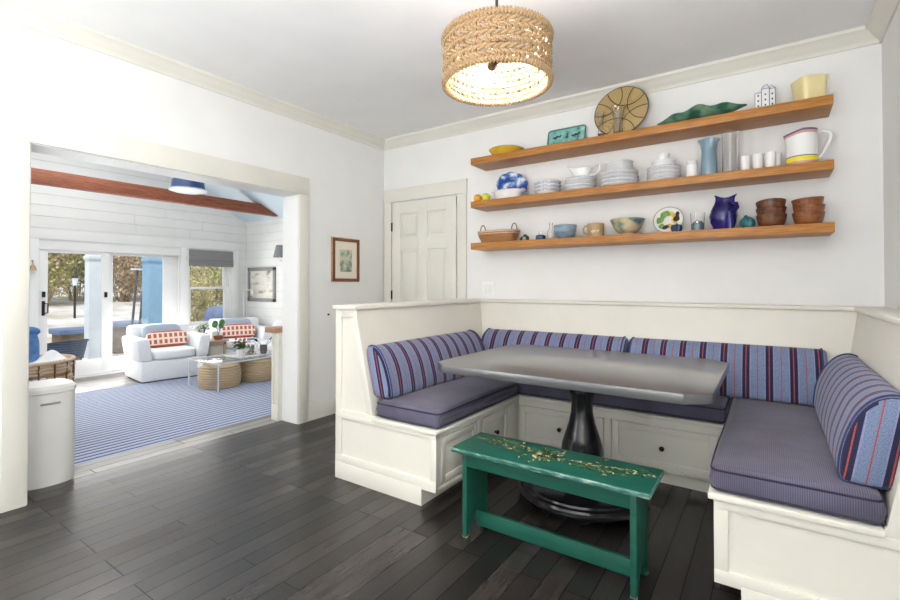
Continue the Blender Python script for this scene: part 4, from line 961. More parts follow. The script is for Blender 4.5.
MB().tube([(0.02, 0.03, 0.065), (0.03, 0.052, 0.06), (0.031, 0.056, 0.042), (0.026, 0.048, 0.025), (0.017, 0.03, 0.022)], 0.0045, 8).build('handle', M['china'], t)
put(t, 'mid', 2.73, -0.14, dz=0.026 * 3 + 0.0095 + 0.024 + 0.0105)
t = thing('lidded_jar', 'small white jar with a lid left of the blue vase', 'jar')
MB().lathe([(0, 0), (0.033, 0), (0.036, 0.006), (0.036, 0.095), (0.03, 0.1), (0, 0.1)], n=28).build('jar_body', M['china'], t)
MB().lathe([(0, 0.1), (0.032, 0.1), (0.033, 0.104), (0.033, 0.118), (0.028, 0.125), (0, 0.126)], n=28).build('lid', M['china_grey'], t)
put(t, 'mid', 2.904, -0.15)
put(MB().lathe([(0, 0), (0.044, 0), (0.047, 0.01), (0.05, 0.05), (0.046, 0.12), (0.044, 0.175), (0.05, 0.22), (0.062, 0.246), (0.059, 0.248), (0.047, 0.22), (0.04, 0.175), (0.042, 0.12), (0.046, 0.05), (0.04, 0.012), (0, 0.01)], n=60, warp=ripple(7, 0.13, 0.2, 0.26)).build('vase', M['blue_glass']), 'mid', 3.005, -0.15, 'pale blue glass vase with a ruffled rim', 'vase')
t = thing('glass_pitcher', 'tall clear glass pitcher with a handle right of the blue vase', 'pitcher')
MB().lathe([(0, 0), (0.044, 0), (0.046, 0.008), (0.046, 0.25), (0.05, 0.28), (0.047, 0.28), (0.0425, 0.25), (0.0425, 0.02), (0, 0.016)], n=40, warp=lambda x, y, z, a: (x * (1 + (0.12 * max(0, math.cos(a)) ** 6 if z > 0.27 else 0)), y, z)).build('pitcher_body', M['glass'], t)
MB().tube([(-0.046, 0, 0.25), (-0.07, 0, 0.25), (-0.078, 0, 0.22), (-0.078, 0, 0.12), (-0.068, 0, 0.09), (-0.046, 0, 0.088)], 0.006, 10).build('handle', M['glass'], t)
put(t, 'mid', 3.125, -0.135)
cu = MB().lathe([(0, 0), (0.023, 0), (0.025, 0.004), (0.0275, 0.108), (0.025, 0.109), (0.0225, 0.01), (0, 0.008)], n=26).build('tumbler', M['china'])
for i, (x, y, lab) in enumerate(((3.208, -0.15, 'white tumbler nearest the glass pitcher'), (3.274, -0.16, 'white tumbler second from the glass pitcher'), (3.338, -0.175, 'white tumbler nearest the yellow-banded pitcher, in front'), (3.37, -0.11, 'white tumbler behind and right of the front one, nearest the wall'))):
    o = cu if i == 0 else copy_tree(cu); put(o, 'mid', x, y, lab, 'cup'); o['group'] = 'white tumblers on the middle shelf'
t = thing('banded_pitcher', 'white pitcher with a yellow base band and purple rim', 'pitcher')
prf = [(0, 0), (0.076, 0), (0.079, 0.008), (0.079, 0.028), (0.079, 0.058), (0.079, 0.064), (0.078, 0.15), (0.074, 0.206), (0.074, 0.222), (0.076, 0.234), (0.072, 0.236), (0.07, 0.206), (0.073, 0.02), (0, 0.016)]
def jug(x, y, z, a):
    k = max(0, (z - 0.15) / 0.085); s = max(0, -math.cos(a)) ** 5
    return x * (1 + 0.22 * k * s), y, (z - 0.02 * k * max(0, -math.cos(a))) * 0.93
MB().lathe(prf, n=52, mis=[0, 3, 3, 1, 4, 0, 0, 3, 2, 2, 0, 0, 0], warp=jug).build('pitcher_body', [M['china'], M['jug_yellow'], M['jug_purple'], M['jug_pink'], M['ink_blue']], t)
MB().tube([(0.074, 0, 0.195), (0.1, 0, 0.207), (0.126, 0, 0.195), (0.136, 0, 0.165), (0.128, 0, 0.13), (0.105, 0, 0.08), (0.078, 0, 0.045)], [0.008, 0.009, 0.01, 0.01, 0.009, 0.008, 0.006], 10).build('handle', M['china'], t)
put(t, 'mid', 3.495, -0.14)
# --- lowest shelf
t = thing('wicker_basket', 'small oblong wicker basket with two loop handles on the lowest shelf', 'basket')
def obl(x, y, z, a): return (x * 1.0, y * 0.48, z)
m = MB()
for k in range(9):
    z = 0.004 + k * 0.0105; f = 0.135 + 0.045 * (k / 8) ** 0.8; pts = []
    for i in range(120):
        a = 2 * PI * i / 120; w_ = f + 0.006 * math.cos(13 * a + PI * k)
        e = (abs(math.cos(a)) ** 3.2 + abs(math.sin(a)) ** 3.2) ** (-1 / 3.2)
        pts.append((w_ * e * math.cos(a), w_ * e * math.sin(a) * 0.46, z))
    m.tube(pts, 0.0058, 6, True)
m.prism([(0.13 * (abs(math.cos(a)) ** 3.2 + abs(math.sin(a)) ** 3.2) ** (-1 / 3.2) * math.cos(a), 0.06 * (abs(math.cos(a)) ** 3.2 + abs(math.sin(a)) ** 3.2) ** (-1 / 3.2) * math.sin(a)) for a in [2 * PI * i / 40 for i in range(40)]], 'z', 0.001, 0.006)
m.build('basket_body', M['wicker'], t, ang=70)
m = MB(); pts = []
for i in range(80):
    a = 2 * PI * i / 80; e = (abs(math.cos(a)) ** 3.2 + abs(math.sin(a)) ** 3.2) ** (-1 / 3.2); pts.append((0.184 * e * math.cos(a), 0.184 * e * math.sin(a) * 0.46, 0.098))
m.tube(pts, 0.008, 8, True); m.tube([(p[0], p[1], 0.078) for p in pts], 0.005, 6, True); m.build('rim', M['wicker_pale'], t)
for s in (-1, 1):
    MB().tube([(s * 0.15 + math.cos(b) * 0.026, 0.0, 0.098 + math.sin(b) * 0.062) for b in [PI * i / 12 for i in range(13)]], 0.0045, 8).build('handle', M['rope_dark'], t)
put(t, 'low', 1.43, -0.14)
t = thing('pebble_ornament', 'small dark green ornament with a pale centre beside the wicker basket', 'ornament')
MB().ell((-0.012, 0.01, 0.022), (0.028, 0.022, 0.022), 16).ell((0.02, 0.008, 0.024), (0.022, 0.02, 0.024), 16).ell((0.004, 0.012, 0.045), (0.018, 0.016, 0.016), 14).build('ornament_body', M['dk_green'], t)
MB().ell((0.008, -0.016, 0.02), (0.016, 0.014, 0.018), 16).build('pale_stone', M['pale_green'], t)
put(t, 'low', 1.678, -0.16)
t = thing('ink_bottle', 'small blue and white ink bottle left of the clear bottle', 'bottle')
MB().lathe([(0, 0), (0.032, 0), (0.034, 0.004), (0.034, 0.036), (0.026, 0.044), (0, 0.045)], n=40, warp=sq(1, 6)).build('bottle_body', M['petrol'], t)
MB().lathe([(0, 0.044), (0.012, 0.045), (0.012, 0.055), (0.018, 0.056), (0.018, 0.074), (0, 0.076)], n=20).build('stopper', M['china_grey'], t)
put(t, 'low', 1.82, -0.15)
put(MB().lathe([(0, 0), (0.026, 0), (0.028, 0.004), (0.028, 0.07), (0.014, 0.095), (0.012, 0.125), (0.015, 0.13), (0.015, 0.142), (0.011, 0.142), (0.009, 0.12), (0.011, 0.095), (0.025, 0.068), (0.025, 0.008), (0, 0.006)], n=28).build('glass_bottle', M['glass']), 'low', 1.89, -0.11, 'small clear glass bottle left of the blue-grey bowl', 'bottle')
put(MB().lathe(bowl_prof(0.056, 0.088, 0.108, 0.006, 0.012, 0.35), n=44).build('bowl', M['slate_glaze']), 'low', 2.018, -0.14, 'deep blue-grey glazed bowl left of the tan mug', 'bowl')
t = thing('mug', 'tan stoneware mug with pale squiggle and handle on its left', 'mug')
MB().lathe([(0, 0), (0.054, 0), (0.058, 0.006), (0.061, 0.1), (0.059, 0.104), (0.055, 0.1), (0.052, 0.01), (0, 0.008)], n=40).build('mug_body', M['tan_glaze'], t)
MB().tube([(-0.058, 0, 0.086), (-0.08, 0, 0.09), (-0.094, 0, 0.072), (-0.092, 0, 0.045), (-0.076, 0, 0.028), (-0.057, 0, 0.026)], 0.007, 10).build('handle', M['tan_glaze'], t)
sq_ = []
for i in range(40):
    u = i / 39; b = R(-108) + R(56) * u; rr = 0.0605
    sq_.append((rr * math.cos(b), rr * math.sin(b), 0.04 + 0.012 * math.sin(u * 26) * (0.6 + 0.5 * math.sin(u * 7)) + 0.006 * u))
MB().tube(sq_, 0.0022, 5).build('slip_squiggle', M['white_slip'], t)
put(t, 'low', 2.26, -0.15)
put(MB().lathe(bowl_prof(0.052, 0.118, 0.118, 0.006, 0.018, 0.55), n=48).build('footed_bowl', M['floral']), 'low', 2.484, -0.14, 'flared patterned bowl with a small foot right of the mug', 'bowl')
t = thing('painted_plate', 'round white plate painted with leaves and lemons leaning on the wall', 'plate')
tl = RX(R(-16)) @ T(0, 0, 0.102) @ RX(R(90))
MB().lathe([(0, 0.004), (0.06, 0.004), (0.094, 0.014), (0.1, 0.016), (0.1, 0.012), (0.06, -0.002), (0, -0.002)], n=52, mtx=tl, mis=[0, 0, 1, 1, 0, 0]).build('plate_body', [M['botan'], M['pale_green']], t)
pa = MB()
def bl(cx, cy, l, w, a, mi):
    l *= 1.3; w *= 1.3; cx *= 0.9; cy *= 0.9
    n = 14; pa.poly([tuple(tl @ Vector((cx + math.cos(a) * l * math.cos(b) - math.sin(a) * w * math.sin(b), cy + math.sin(a) * l * math.cos(b) + math.cos(a) * w * math.sin(b), 0.0055 + 0.012 * max(0, (math.hypot(cx, cy) - 0.045) / 0.05)))) for b in [2 * PI * i / n for i in range(n)]], mi)
for q in ((-0.03, 0.055, .03, .018, 1.2, 0), (-0.065, 0.0, .026, .018, 0.4, 0), (-0.012, 0.06, .022, .014, 2.3, 0), (0.03, 0.045, .024, .012, -0.9, 1), (0.06, 0.01, .02, .016, 0.8, 2), (0.045, -0.01, .022, .012, 2.2, 1), (-0.02, -0.06, .02, .012, 0.3, 2), (0.01, -0.05, .02, .014, 0, 1), (-0.05, -0.05, .018, .012, 0.9, 0), (0.065, 0.045, .016, .01, 1.5, 2)): bl(*q)
pa.build('painted_fruit', [M['leafpaint'], M['lemonpaint'], M['darkpaint']], t)
put(t, 'low', 2.742, -0.075, dz=0.004)
put(MB().lathe([(0, 0.052), (0.012, 0.054), (0.028, 0.05), (0.034, 0.03), (0.028, 0.008), (0.015, 0), (0, 0)], n=60, warp=lambda x, y, z, a: (x * (1 + 0.09 * math.cos(8 * a)), y * (1 + 0.09 * math.cos(8 * a)), z)).tube([(0, 0, 0.05), (0.003, 0, 0.062)], 0.004, 6).build('ceramic_pumpkin', M['petrol']), 'low', 2.815, -0.19, 'small dark blue ribbed ornament in front of the painted plate', 'ornament')
t = thing('votive_glass', 'clear glass tumbler half filled with pale blue beads', 'glass')
MB().lathe([(0, 0), (0.036, 0), (0.038, 0.004), (0.044, 0.125), (0.042, 0.125), (0.0355, 0.01), (0, 0.008)], n=36).build('tumbler', M['glass'], t)
MB().lathe([(0, 0.0095), (0.033, 0.0105), (0.037, 0.055), (0.022, 0.072), (0, 0.062)], n=28, warp=lambda x, y, z, a: (x, y, z + (0.006 * math.sin(3 * a) if z > 0.05 else 0))).build('filling', M['slate_glaze'], t)
put(t, 'low', 2.936, -0.14)
t = thing('fish_jug', 'cobalt blue glazed fish-shaped jug with an open mouth', 'jug')
def fish(x, y, z, a):
    k = max(0, (z - 0.15) / 0.09); m_ = abs(math.cos(a)) ** 2
    tw = 0.25 * z / 0.24
    s = 1 + 0.05 * math.cos(5 * a + z * 40)
    return (x * s + 0.02 * k, y * s * (1 - 0.25 * k), z + 0.035 * k * (m_ - 0.4))
MB().lathe([(0, 0), (0.05, 0), (0.055, 0.006), (0.072, 0.05), (0.08, 0.095), (0.074, 0.135), (0.056, 0.17), (0.053, 0.19), (0.056, 0.205), (0.064, 0.216), (0.06, 0.217), (0.05, 0.204), (0.045, 0.185), (0.045, 0.15), (0, 0.12)], n=48, warp=fish).build('jug_body', M['cobalt'], t)
MB().tube([(0.05, -0.02, 0.17), (0.074, -0.03, 0.165), (0.08, -0.04, 0.14), (0.068, -0.055, 0.12), (0.05, -0.075, 0.125), (0.04, -0.085, 0.11), (0.042, -0.078, 0.05), (0.044, -0.07, 0.005)], [0.012, 0.012, 0.011, 0.011, 0.013, 0.015, 0.016, 0.018], 12).build('tail_handle', M['cobalt'], t)
MB().ell((-0.035, -0.045, 0.15), (0.012, 0.008, 0.012), 12).build('eye', M['cobalt'], t)
put(t, 'low', 3.085, -0.14)
put(MB().ell((0, 0, 0.04), (0.042, 0.036, 0.04), 40, fn=lambda v: v * (1 + 0.08 * math.cos(7 * math.atan2(v.y, v.x)))).tube([(0.012 * math.cos(b), 0.012 * math.sin(b), 0.078 + 0.002 * b) for b in [i * 0.6 for i in range(9)]], 0.006, 6).build('ribbed_ornament', M['tealknot']), 'low', 3.213, -0.11, 'small teal ribbed ornament right of the cobalt jug', 'ornament')
def irr(seed):
    def w(x, y, z, a):
        s = 1 + 0.025 * math.sin(2 * a + seed) + 0.018 * math.sin(3 * a + 2 * seed); return x * s, y * s, z
    return w
for x, mt, nm, hs in ((3.34, 'dk_bowl', 'dark wooden', (0.0, 0.052, 0.094)), (3.522, 'md_bowl', 'warm brown wooden', (0.0, 0.05, 0.09))):
    for i in range(3):
        m = MB().lathe(bowl_prof(0.05, 0.08 - 0.001 * i, 0.078 if i == 0 else 0.07, 0.007, 0.0, 0.42), n=40, warp=irr(i + x), mis=[0] * 24)
        if mt == 'md_bowl' and i == 2:
            for f in m.bm.faces:
                c = f.calc_center_median()
                if c.x > 0.035 and c.y < 0.02: f.material_index = 1
        o = m.build('wooden_bowl', [M[mt], M['md_patch']], ang=50)
        put(o, 'low', x, -0.14, ('lowest', 'middle', 'topmost')[i] + ' ' + nm + ' bowl of the stack ' + ('left' if mt == 'dk_bowl' else 'at the right end') + ' of the lowest shelf' if mt != 'dk_bowl' else ('lowest', 'middle', 'topmost')[i] + ' bowl of the dark wooden stack right of the cobalt jug', 'bowl', dz=hs[i])
        o.rotation_euler = (R([0, 2, -3][i]), R([0, -3, 6][i]) * (1 if mt == 'dk_bowl' else -0.3), R(40 * i))
        o['group'] = 'dark wooden bowls' if mt == 'dk_bowl' else 'warm brown wooden bowls'

# ------------------------------------------------------------------ sunroom furniture (its floor lies two steps down)
t = thing('area_rug', 'blue and white striped flat-weave rug on the sunroom floor', 'rug', (-2.6, -0.9, SF))
MB().box(-2.12, 2.0, -2.3, 2.3, 0, 0.01, 0.002).build('rug_field', M['rug'], t)
m = MB(); m.box(-2.14, -2.11, -2.3, 2.3, 0, 0.011, 0.002); m.box(-2.14, 2.02, 2.29, 2.32, 0, 0.0112, 0.002); m.box(-2.14, 2.02, -2.32, -2.29, 0, 0.0112, 0.002); m.box(1.99, 2.02, -2.3, 2.3, 0, 0.011, 0.002)
m.build('rug_binding', M['rug_edge'], t)

def armchair():
    t = thing('armchair', 'white slipcovered armchair by the sliding door, its whole front in view', 'armchair', (-5.02, 0.175, SF), R(-7), 'white slipcovered armchairs')
    m = MB(); m.box(-0.42, 0.42, -0.46, 0.46, 0.025, 0.335, 0.02, 0, 3)
    m.build('skirt', M['slip'], t, ang=50)
    MB().box(-0.38, 0.38, -0.42, 0.42, 0.0, 0.03, 0.004).build('plinth', M['black'], t)
    for s in (-1, 1):
        a = MB(); a.prism([(-0.40, 0.33), (0.425, 0.33), (0.43, 0.66), (0.40, 0.68), (-0.36, 0.68), (-0.40, 0.6)], 'y', s * 0.31, s * 0.475, 0, 0.03, 3)
        for v in a.bm.verts:
            k = (v.co.z - 0.33) / 0.35; v.co.y += s * 0.05 * k
        a.build('arm', M['slip'], t, ang=50)
    b = MB(); b.box(-0.44, -0.2, -0.44, 0.44, 0.2, 0.84, 0.06, 0, 4)
    for v in b.bm.verts: v.co.x -= 0.10 * max(0, v.co.z - 0.3)
    b.build('backrest', M['slip'], t, ang=50)
    MB().pill((0.12, 0, 0.41), (0.325, 0.315, 0.085), 0.4).build('seat_cushion', M['slip'], t, ang=60)
    return t
ch = armchair(); ch.scale = (1.06, 1.06, 1.03); ch.location = (-5.05, 0.15, SF)
c2 = copy_tree(ch); c2.location = (-5.28, 1.60, SF); c2.rotation_euler = (0, 0, R(-20)); c2['label'] = 'white slipcovered armchair under the window, partly hidden by the side table'
def chair_pillows(c, l1, l2, g):
    base = T(*c.location) @ RZ(c.rotation_euler[2]) @ T(0, 0, 0.02)
    o = MB().pill((0, 0, 0), (0.085, 0.30, 0.20), 0.5).build('throw_pillow', M['pillow_blue'], ang=60); tag(o, l1, 'pillow', 'grey-blue back pillows')
    o.matrix_world = base @ T(-0.135, -0.03, 0.66) @ RY(R(-14))
    o = MB().pill((0, 0, 0), (0.07, 0.31, 0.135), 0.5).build('lumbar_pillow', M['pillow_red'], ang=60); tag(o, l2, 'pillow', 'coral lumbar pillows')
    o.matrix_world = base @ T(0.03, 0.0, 0.615) @ RY(R(-18))
chair_pillows(ch, 'grey-blue pillow on the armchair by the sliding door', 'coral patterned lumbar pillow on the armchair by the sliding door', 'a')
chair_pillows(c2, 'grey-blue pillow on the armchair under the window', 'coral patterned lumbar pillow on the armchair under the window', 'b')
# side table and its plants
t = thing('side_table', 'small pale wooden side table with a panelled side between the armchairs', 'table', (-4.95, 0.87, SF))
m = MB()
for x in (-0.21, 0.17):
    for y in (-0.17, 0.13): m.box(x, x + 0.04, y, y + 0.04, 0, 0.53, 0.003)
m.box(-0.21, 0.21, -0.17, 0.17, 0.47, 0.53, 0.003); m.build('frame', M['side_wood'], t)
MB().box(-0.24, 0.24, -0.2, 0.2, 0.53, 0.56, 0.004).build('tabletop', M['side_wood'], t)
MB().box(0.165, 0.18, -0.14, 0.14, 0.04, 0.47).build('side_panel', M['side_panel'], t)
def leaves(mb, c, n, spread, l, w, rng, mi=0, up=0.5):
    for _ in range(n):
        a = rng.uniform(0, 2 * PI); e = rng.uniform(-0.2, 1.0) * up + 0.2
        d = Vector((math.cos(a) * math.cos(e), math.sin(a) * math.cos(e), math.sin(e)))
        p = Vector(c) + Vector((rng.gauss(0, spread), rng.gauss(0, spread), rng.gauss(0, spread * 0.7)))
        s_ = d.cross(Vector((0, 0, 1))); s_ = (s_ if s_.length > 0.01 else Vector((1, 0, 0))).normalized() * w * rng.uniform(0.7, 1.2)
        L_ = l * rng.uniform(0.6, 1.2); nrm = s_.cross(d).normalized() * L_ * 0.12
        mb.poly([p, p + d * L_ * 0.45 + s_ + nrm, p + d * L_, p + d * L_ * 0.45 - s_ + nrm], mi)
rg = random.Random(21)
TZ = SF + 0.56
def potted(name, label, loc, pot_prof, pot_mat, fill, n=22):
    t = thing(name, label, 'plant', loc)
    MB().lathe(pot_prof, n=n).build('pot', pot_mat, t)
    fill(t); return t
def f1(t):
    m = MB(); leaves(m, (0, 0, 0.19), 70, 0.05, 0.09, 0.022, rg); m.build('foliage', M['leaf'], t)
    b = MB()
    for _ in range(16):
        p = (rg.gauss(0, 0.07), rg.gauss(-0.05, 0.06), 0.2 + rg.gauss(0, 0.04)); b.ell(p, (0.018, 0.018, 0.012), 8)
    b.build('blossom', M['petal_white'], t)
potted('potted_plant', 'white-flowering houseplant in a dark pot on the side table', (-4.98, 0.75, TZ), [(0, 0), (0.05, 0), (0.066, 0.125), (0.06, 0.125), (0.055, 0.11), (0, 0.11)], M['charcoal'], f1)
def f2(t):
    m = MB()
    for a, l in ((0.4, 0.26), (1.9, 0.2), (3.5, 0.22), (5.0, 0.24)):
        m.tube([(0, 0, 0.06), (0.02 * math.cos(a), 0.02 * math.sin(a), 0.15), (0.05 * math.cos(a), 0.05 * math.sin(a), 0.06 + l)], 0.004, 5)
    m.build('stem', M['leaf'], t)
    m = MB()
    for a, l in ((0.4, 0.26), (1.9, 0.2), (3.5, 0.22), (5.0, 0.24)):
        p = (0.05 * math.cos(a), 0.05 * math.sin(a), 0.06 + l); m.ell((p[0] * 1.5, p[1] * 1.5, p[2] - 0.01), (0.03, 0.055, 0.06), 10, fn=lambda v: Vector((v.x * 0.35, v.y, v.z)))
    m.build('broad_leaf', M['leaf'], t)
potted('potted_plant', 'broad-leaved plant in a low terracotta bowl on the side table', (-4.82, 0.93, TZ), [(0, 0), (0.06, 0), (0.085, 0.07), (0.08, 0.07), (0.07, 0.055), (0, 0.055)], M['terracotta'], f2)
# coffee table with poufs beneath
t = thing('coffee_table', 'clear acrylic waterfall coffee table over two woven poufs', 'table', (-3.55, 0.58, SF + 0.011))
hw, L0, L1, th = 0.41, -0.60, 0.72, 0.02
MB().box(-hw, hw, L0, L1, 0.385, 0.405, 0.006).build('tabletop', M['acrylic'], t)
m = MB()
for x in (-hw, hw): m.tube([(x, L0, 0.0), (x, L0, 0.38), (x, L0 + 0.02, 0.397), (x, L1 - 0.02, 0.397), (x, L1, 0.38), (x, L1, 0.0)], 0.011, 8)
m.box(-hw, hw, L0 - 0.004, L0 + 0.03, 0.388, 0.404, 0.004)
m.build('edge_glow', M['acrylic_edge'], t)  # white strips drawn for the light caught in the edges
for y0 in (L0, L1 - th): MB().box(-hw, hw, y0, y0 + th, 0.0, 0.3845, 0.004).build('side_panel', M['acrylic'], t)
def pouf(label, x, y):
    t = thing('pouf', label, 'pouf', (x, y, SF + 0.011), 0, 'braided poufs under the coffee table')
    m = MB(); pr_ = [(0, 0.0)]
    n = 9
    for k in range(n):
        z = 0.33 * (k + 0.5) / n; f = 0.262 + 0.03 * math.sin(PI * (k + 0.5) / n)
        for a in (-80, -40, 0, 40, 80): pr_.append((f + 0.0165 * math.cos(R(a)), z + 0.0165 * math.sin(R(a))))
    for k in range(8):
        f = 0.25 * (1 - k / 8)
        pr_ += [(f, 0.332), (f - 0.008, 0.342), (f - 0.018, 0.342)]
    pr_.append((0, 0.334)); pr_ = [(max(0, r_), z) for r_, z in pr_]
    m.lathe(pr_, n=40); m.build('pouf_body', M['jute'], t, ang=80)
    return t
pouf('braided tan pouf under the near end of the coffee table', -3.55, 0.24); pouf('braided tan pouf under the far end of the coffee table', -3.55, 0.87)
CT = SF + 0.011 + 0.405
tag(MB().box(-0.2, 0.2, -0.33, 0.33, 0, 0.012, 0.003).box(-0.2, 0.2, -0.33, -0.315, 0.0, 0.03, 0.003).box(-0.2, 0.2, 0.315, 0.33, 0.0, 0.03, 0.003).build('serving_tray', M['tray_grey'], origin=(0, 0, 0)), 'grey tray on the acrylic coffee table', 'tray').location = (-3.52, 0.72, CT)
def f3(t):
    m = MB(); leaves(m, (0, 0, 0.16), 80, 0.045, 0.075, 0.026, rg); m.build('foliage', M['leaf'], t)
    b = MB()
    for _ in range(8):
        p = (rg.gauss(0, 0.06), rg.gauss(0, 0.06), 0.235 + rg.gauss(0, 0.02)); b.ell(p, (0.02, 0.02, 0.016), 8)
    b.build('blossom', M['petal_pink'], t)
potted('potted_plant', 'crimson-flowering plant in a white pot on the coffee table', (-3.52, 0.55, CT + 0.012), [(0, 0), (0.055, 0), (0.066, 0.11), (0.06, 0.11), (0.055, 0.1), (0, 0.1)], M['china'], f3)
t = thing('glass_jar', 'big clear glass jar holding driftwood on the coffee table', 'jar', (-3.58, 0.77, CT + 0.012))
MB().lathe([(0, 0), (0.075, 0), (0.085, 0.012), (0.088, 0.15), (0.07, 0.185), (0.05, 0.2), (0.05, 0.23), (0.046, 0.23), (0.045, 0.2), (0.064, 0.183), (0.083, 0.148), (0.08, 0.015), (0, 0.01)], n=32).build('jar_body', M['glass'], t)
MB().lathe([(0, 0.23), (0.055, 0.23), (0.055, 0.252), (0, 0.256)], n=24).build('lid', M['grey_frame'], t)
m = MB()
for a in (0.2, 1.5, 2.9, 4.2, 5.3): m.tube([(0.05 * math.cos(a), 0.05 * math.sin(a), 0.02), (0.0, 0.01 * a, 0.09), (-0.055 * math.cos(a), -0.055 * math.sin(a), 0.15)], [0.014, 0.017, 0.008], 7)
m.build('driftwood', M['drift'], t)
def f4(t):
    m = MB()
    for a, ln in ((0.9, 0.2), (2.0, 0.14), (5.4, 0.17)):
        d = Vector((0.3 * math.cos(a), 0.9 * math.sin(a), 0)); p = Vector((0, 0, 0.09)); q = p + d * ln + Vector((0, 0, 0.12)); e = q + d * ln * 0.9 + Vector((0, 0, 0.06))
        m.tube([p, q], 0.004, 5)
        s_ = Vector((0.025, -0.01, 0.03)); m.poly([q, q + (e - q) * 0.4 + s_, e, q + (e - q) * 0.4 - s_])
    m.build('foliage', M['leaf_deep'], t)
potted('potted_plant', 'dark-leaved plant in a grey-brown stoneware pot on the coffee table', (-3.45, 0.92, CT + 0.012), [(0, 0), (0.045, 0), (0.058, 0.06), (0.056, 0.14), (0.051, 0.14), (0.05, 0.1), (0, 0.1)], M['mug_brown'], f4)
# sofa at the right
t = thing('sofa', 'white slipcovered sofa at the right edge of the opening', 'sofa', (-3.55, 1.78, SF))
MB().box(-1.0, 1.0, -0.42, 0.42, 0.02, 0.34, 0.02, 0, 3).build('skirt', M['slip'], t, ang=50)
MB().box(-1.0, 1.0, 0.2, 0.44, 0.3, 0.74, 0.06, 0, 4).build('backrest', M['slip'], t, ang=50)
for s in (-1, 1): MB().box(s * 1.0 - (0.2 if s > 0 else 0), s * 1.0 + (0.2 if s < 0 else 0), -0.42, 0.42, 0.3, 0.5, 0.05, 0, 4).build('arm', M['slip'], t, ang=50)
for x in (-0.4, 0.4): MB().pill((x, -0.1, 0.41), (0.4, 0.33, 0.09), 0.35).build('seat_cushion', M['slip'], t, ang=60)
for x, rz_, lab in ((-0.55, 20, 'white throw pillow on the sofa arm nearest the window'), (-0.12, -10, 'white throw pillow in the middle of the sofa')):
    o = MB().pill((0, 0, 0), (0.23, 0.085, 0.2), 0.5).build('throw_pillow', M['slip'], ang=60); tag(o, lab, 'pillow', 'white sofa pillows')
    o.matrix_world = T(-3.55 + x, 1.78 + 0.0, SF + 0.685) @ RZ(R(rz_)) @ RX(R(-16))
t = thing('wall_bell', 'small brass bell hanging on the casing left of the sliding door', 'bell', (GX + 0.02, -1.37, 1.42))
MB().lathe([(0.05, 0), (0.045, 0.02), (0.03, 0.06), (0.012, 0.085), (0, 0.088)], (0.055, 0, 0), 20).build('bell_body', M['gilt'], t)
MB().tube([(0.055, 0, 0.08), (0.055, 0, 0.13), (0.0, 0, 0.15)], 0.006, 6).build('bracket', M['bronze'], t)
# far wall corner: reading lamp, picture, lamp with shade
t = thing('reading_lamp', 'slim white reading lamp with a bent arm in the sunroom corner', 'lamp', (-5.93, 2.12, SF))
MB().lathe([(0, 0), (0.12, 0), (0.12, 0.015), (0.02, 0.025), (0, 0.025)], n=28).build('base', M['white'], t)
MB().tube([(0, 0, 0.02), (0, 0, 1.38), (0.0, 0.02, 1.42), (0.02, 0.05, 1.435), (0.22, 0.06, 1.43)], 0.011, 10).build('pole', M['white'], t)
MB().lathe([(0, 0.03), (0.022, 0.025), (0.03, 0), (0.05, -0.06), (0.046, -0.06), (0, -0.01)], (0.24, 0.06, 1.41), 22).build('lamp_head', M['china_grey'], t)
t = thing('framed_picture', 'grey-framed pale landscape on the shiplap side wall of the sunroom', 'picture', (-5.51, SY, 0.83))
w2, h2 = 0.48, 0.72; m = MB()
for a, b, z0, z1 in ((-w2, -w2 + 0.07, 0, h2), (w2 - 0.07, w2, 0, h2), (-w2, w2, 0, 0.07), (-w2, w2, h2 - 0.07, h2)): m.box(a, b, -0.035, 0, z0, z1, 0.006)
m.build('frame', M['grey_frame'], t)
MB().box(-w2 + 0.05, w2 - 0.05, -0.012, -0.002, 0.05, h2 - 0.05).build('print', M['print_grey'], t)
t = thing('wall_sconce', 'grey-shaded wall lamp half hidden behind the right opening casing', 'lamp', (-4.72, SY, 1.62))
MB().lathe([(0.07, 0.36), (0.125, 0.12), (0.122, 0.12), (0.067, 0.36)], (0, -0.14, 0), 30).build('lamp_shade', M['shade_grey'], t)
MB().tube([(0, -0.004, 0.05), (0, -0.14, 0.05), (0, -0.14, 0.28)], 0.009, 8).lathe([(0, 0), (0.05, 0), (0.05, 0.012), (0, 0.014)], (0, 0, 0), 20, mtx=T(0, 0, 0.05) @ RX(R(90))).tube([(0, -0.01, 0.05), (0, -0.01, -0.75)], 0.007, 8).build('arm', M['white'], t)
# pendant of the sunroom
t = thing('pendant_lamp', 'navy drum pendant with a white diffuser above the sunroom beam', 'lamp', (-4.0, -0.03, 2.62))
MB().lathe([(0.275, 0.02), (0.235, 0.05), (0.22, 0.17), (0.2, 0.185), (0, 0.19), (0, 0.18), (0.19, 0.17), (0.22, 0.05), (0.265, 0.02)], n=48).build('shade', M['navy'], t)
MB().lathe([(0, -0.012), (0.2, -0.004), (0.268, 0.016), (0.268, 0.03), (0, 0.028)], n=48).build('diffuser', M['diffuser'], t)
MB().tube([(0, 0, 0.2), (0, 0, roof(-0.03) - 2.62)], 0.01, 8).build('cord', M['navy'], t)
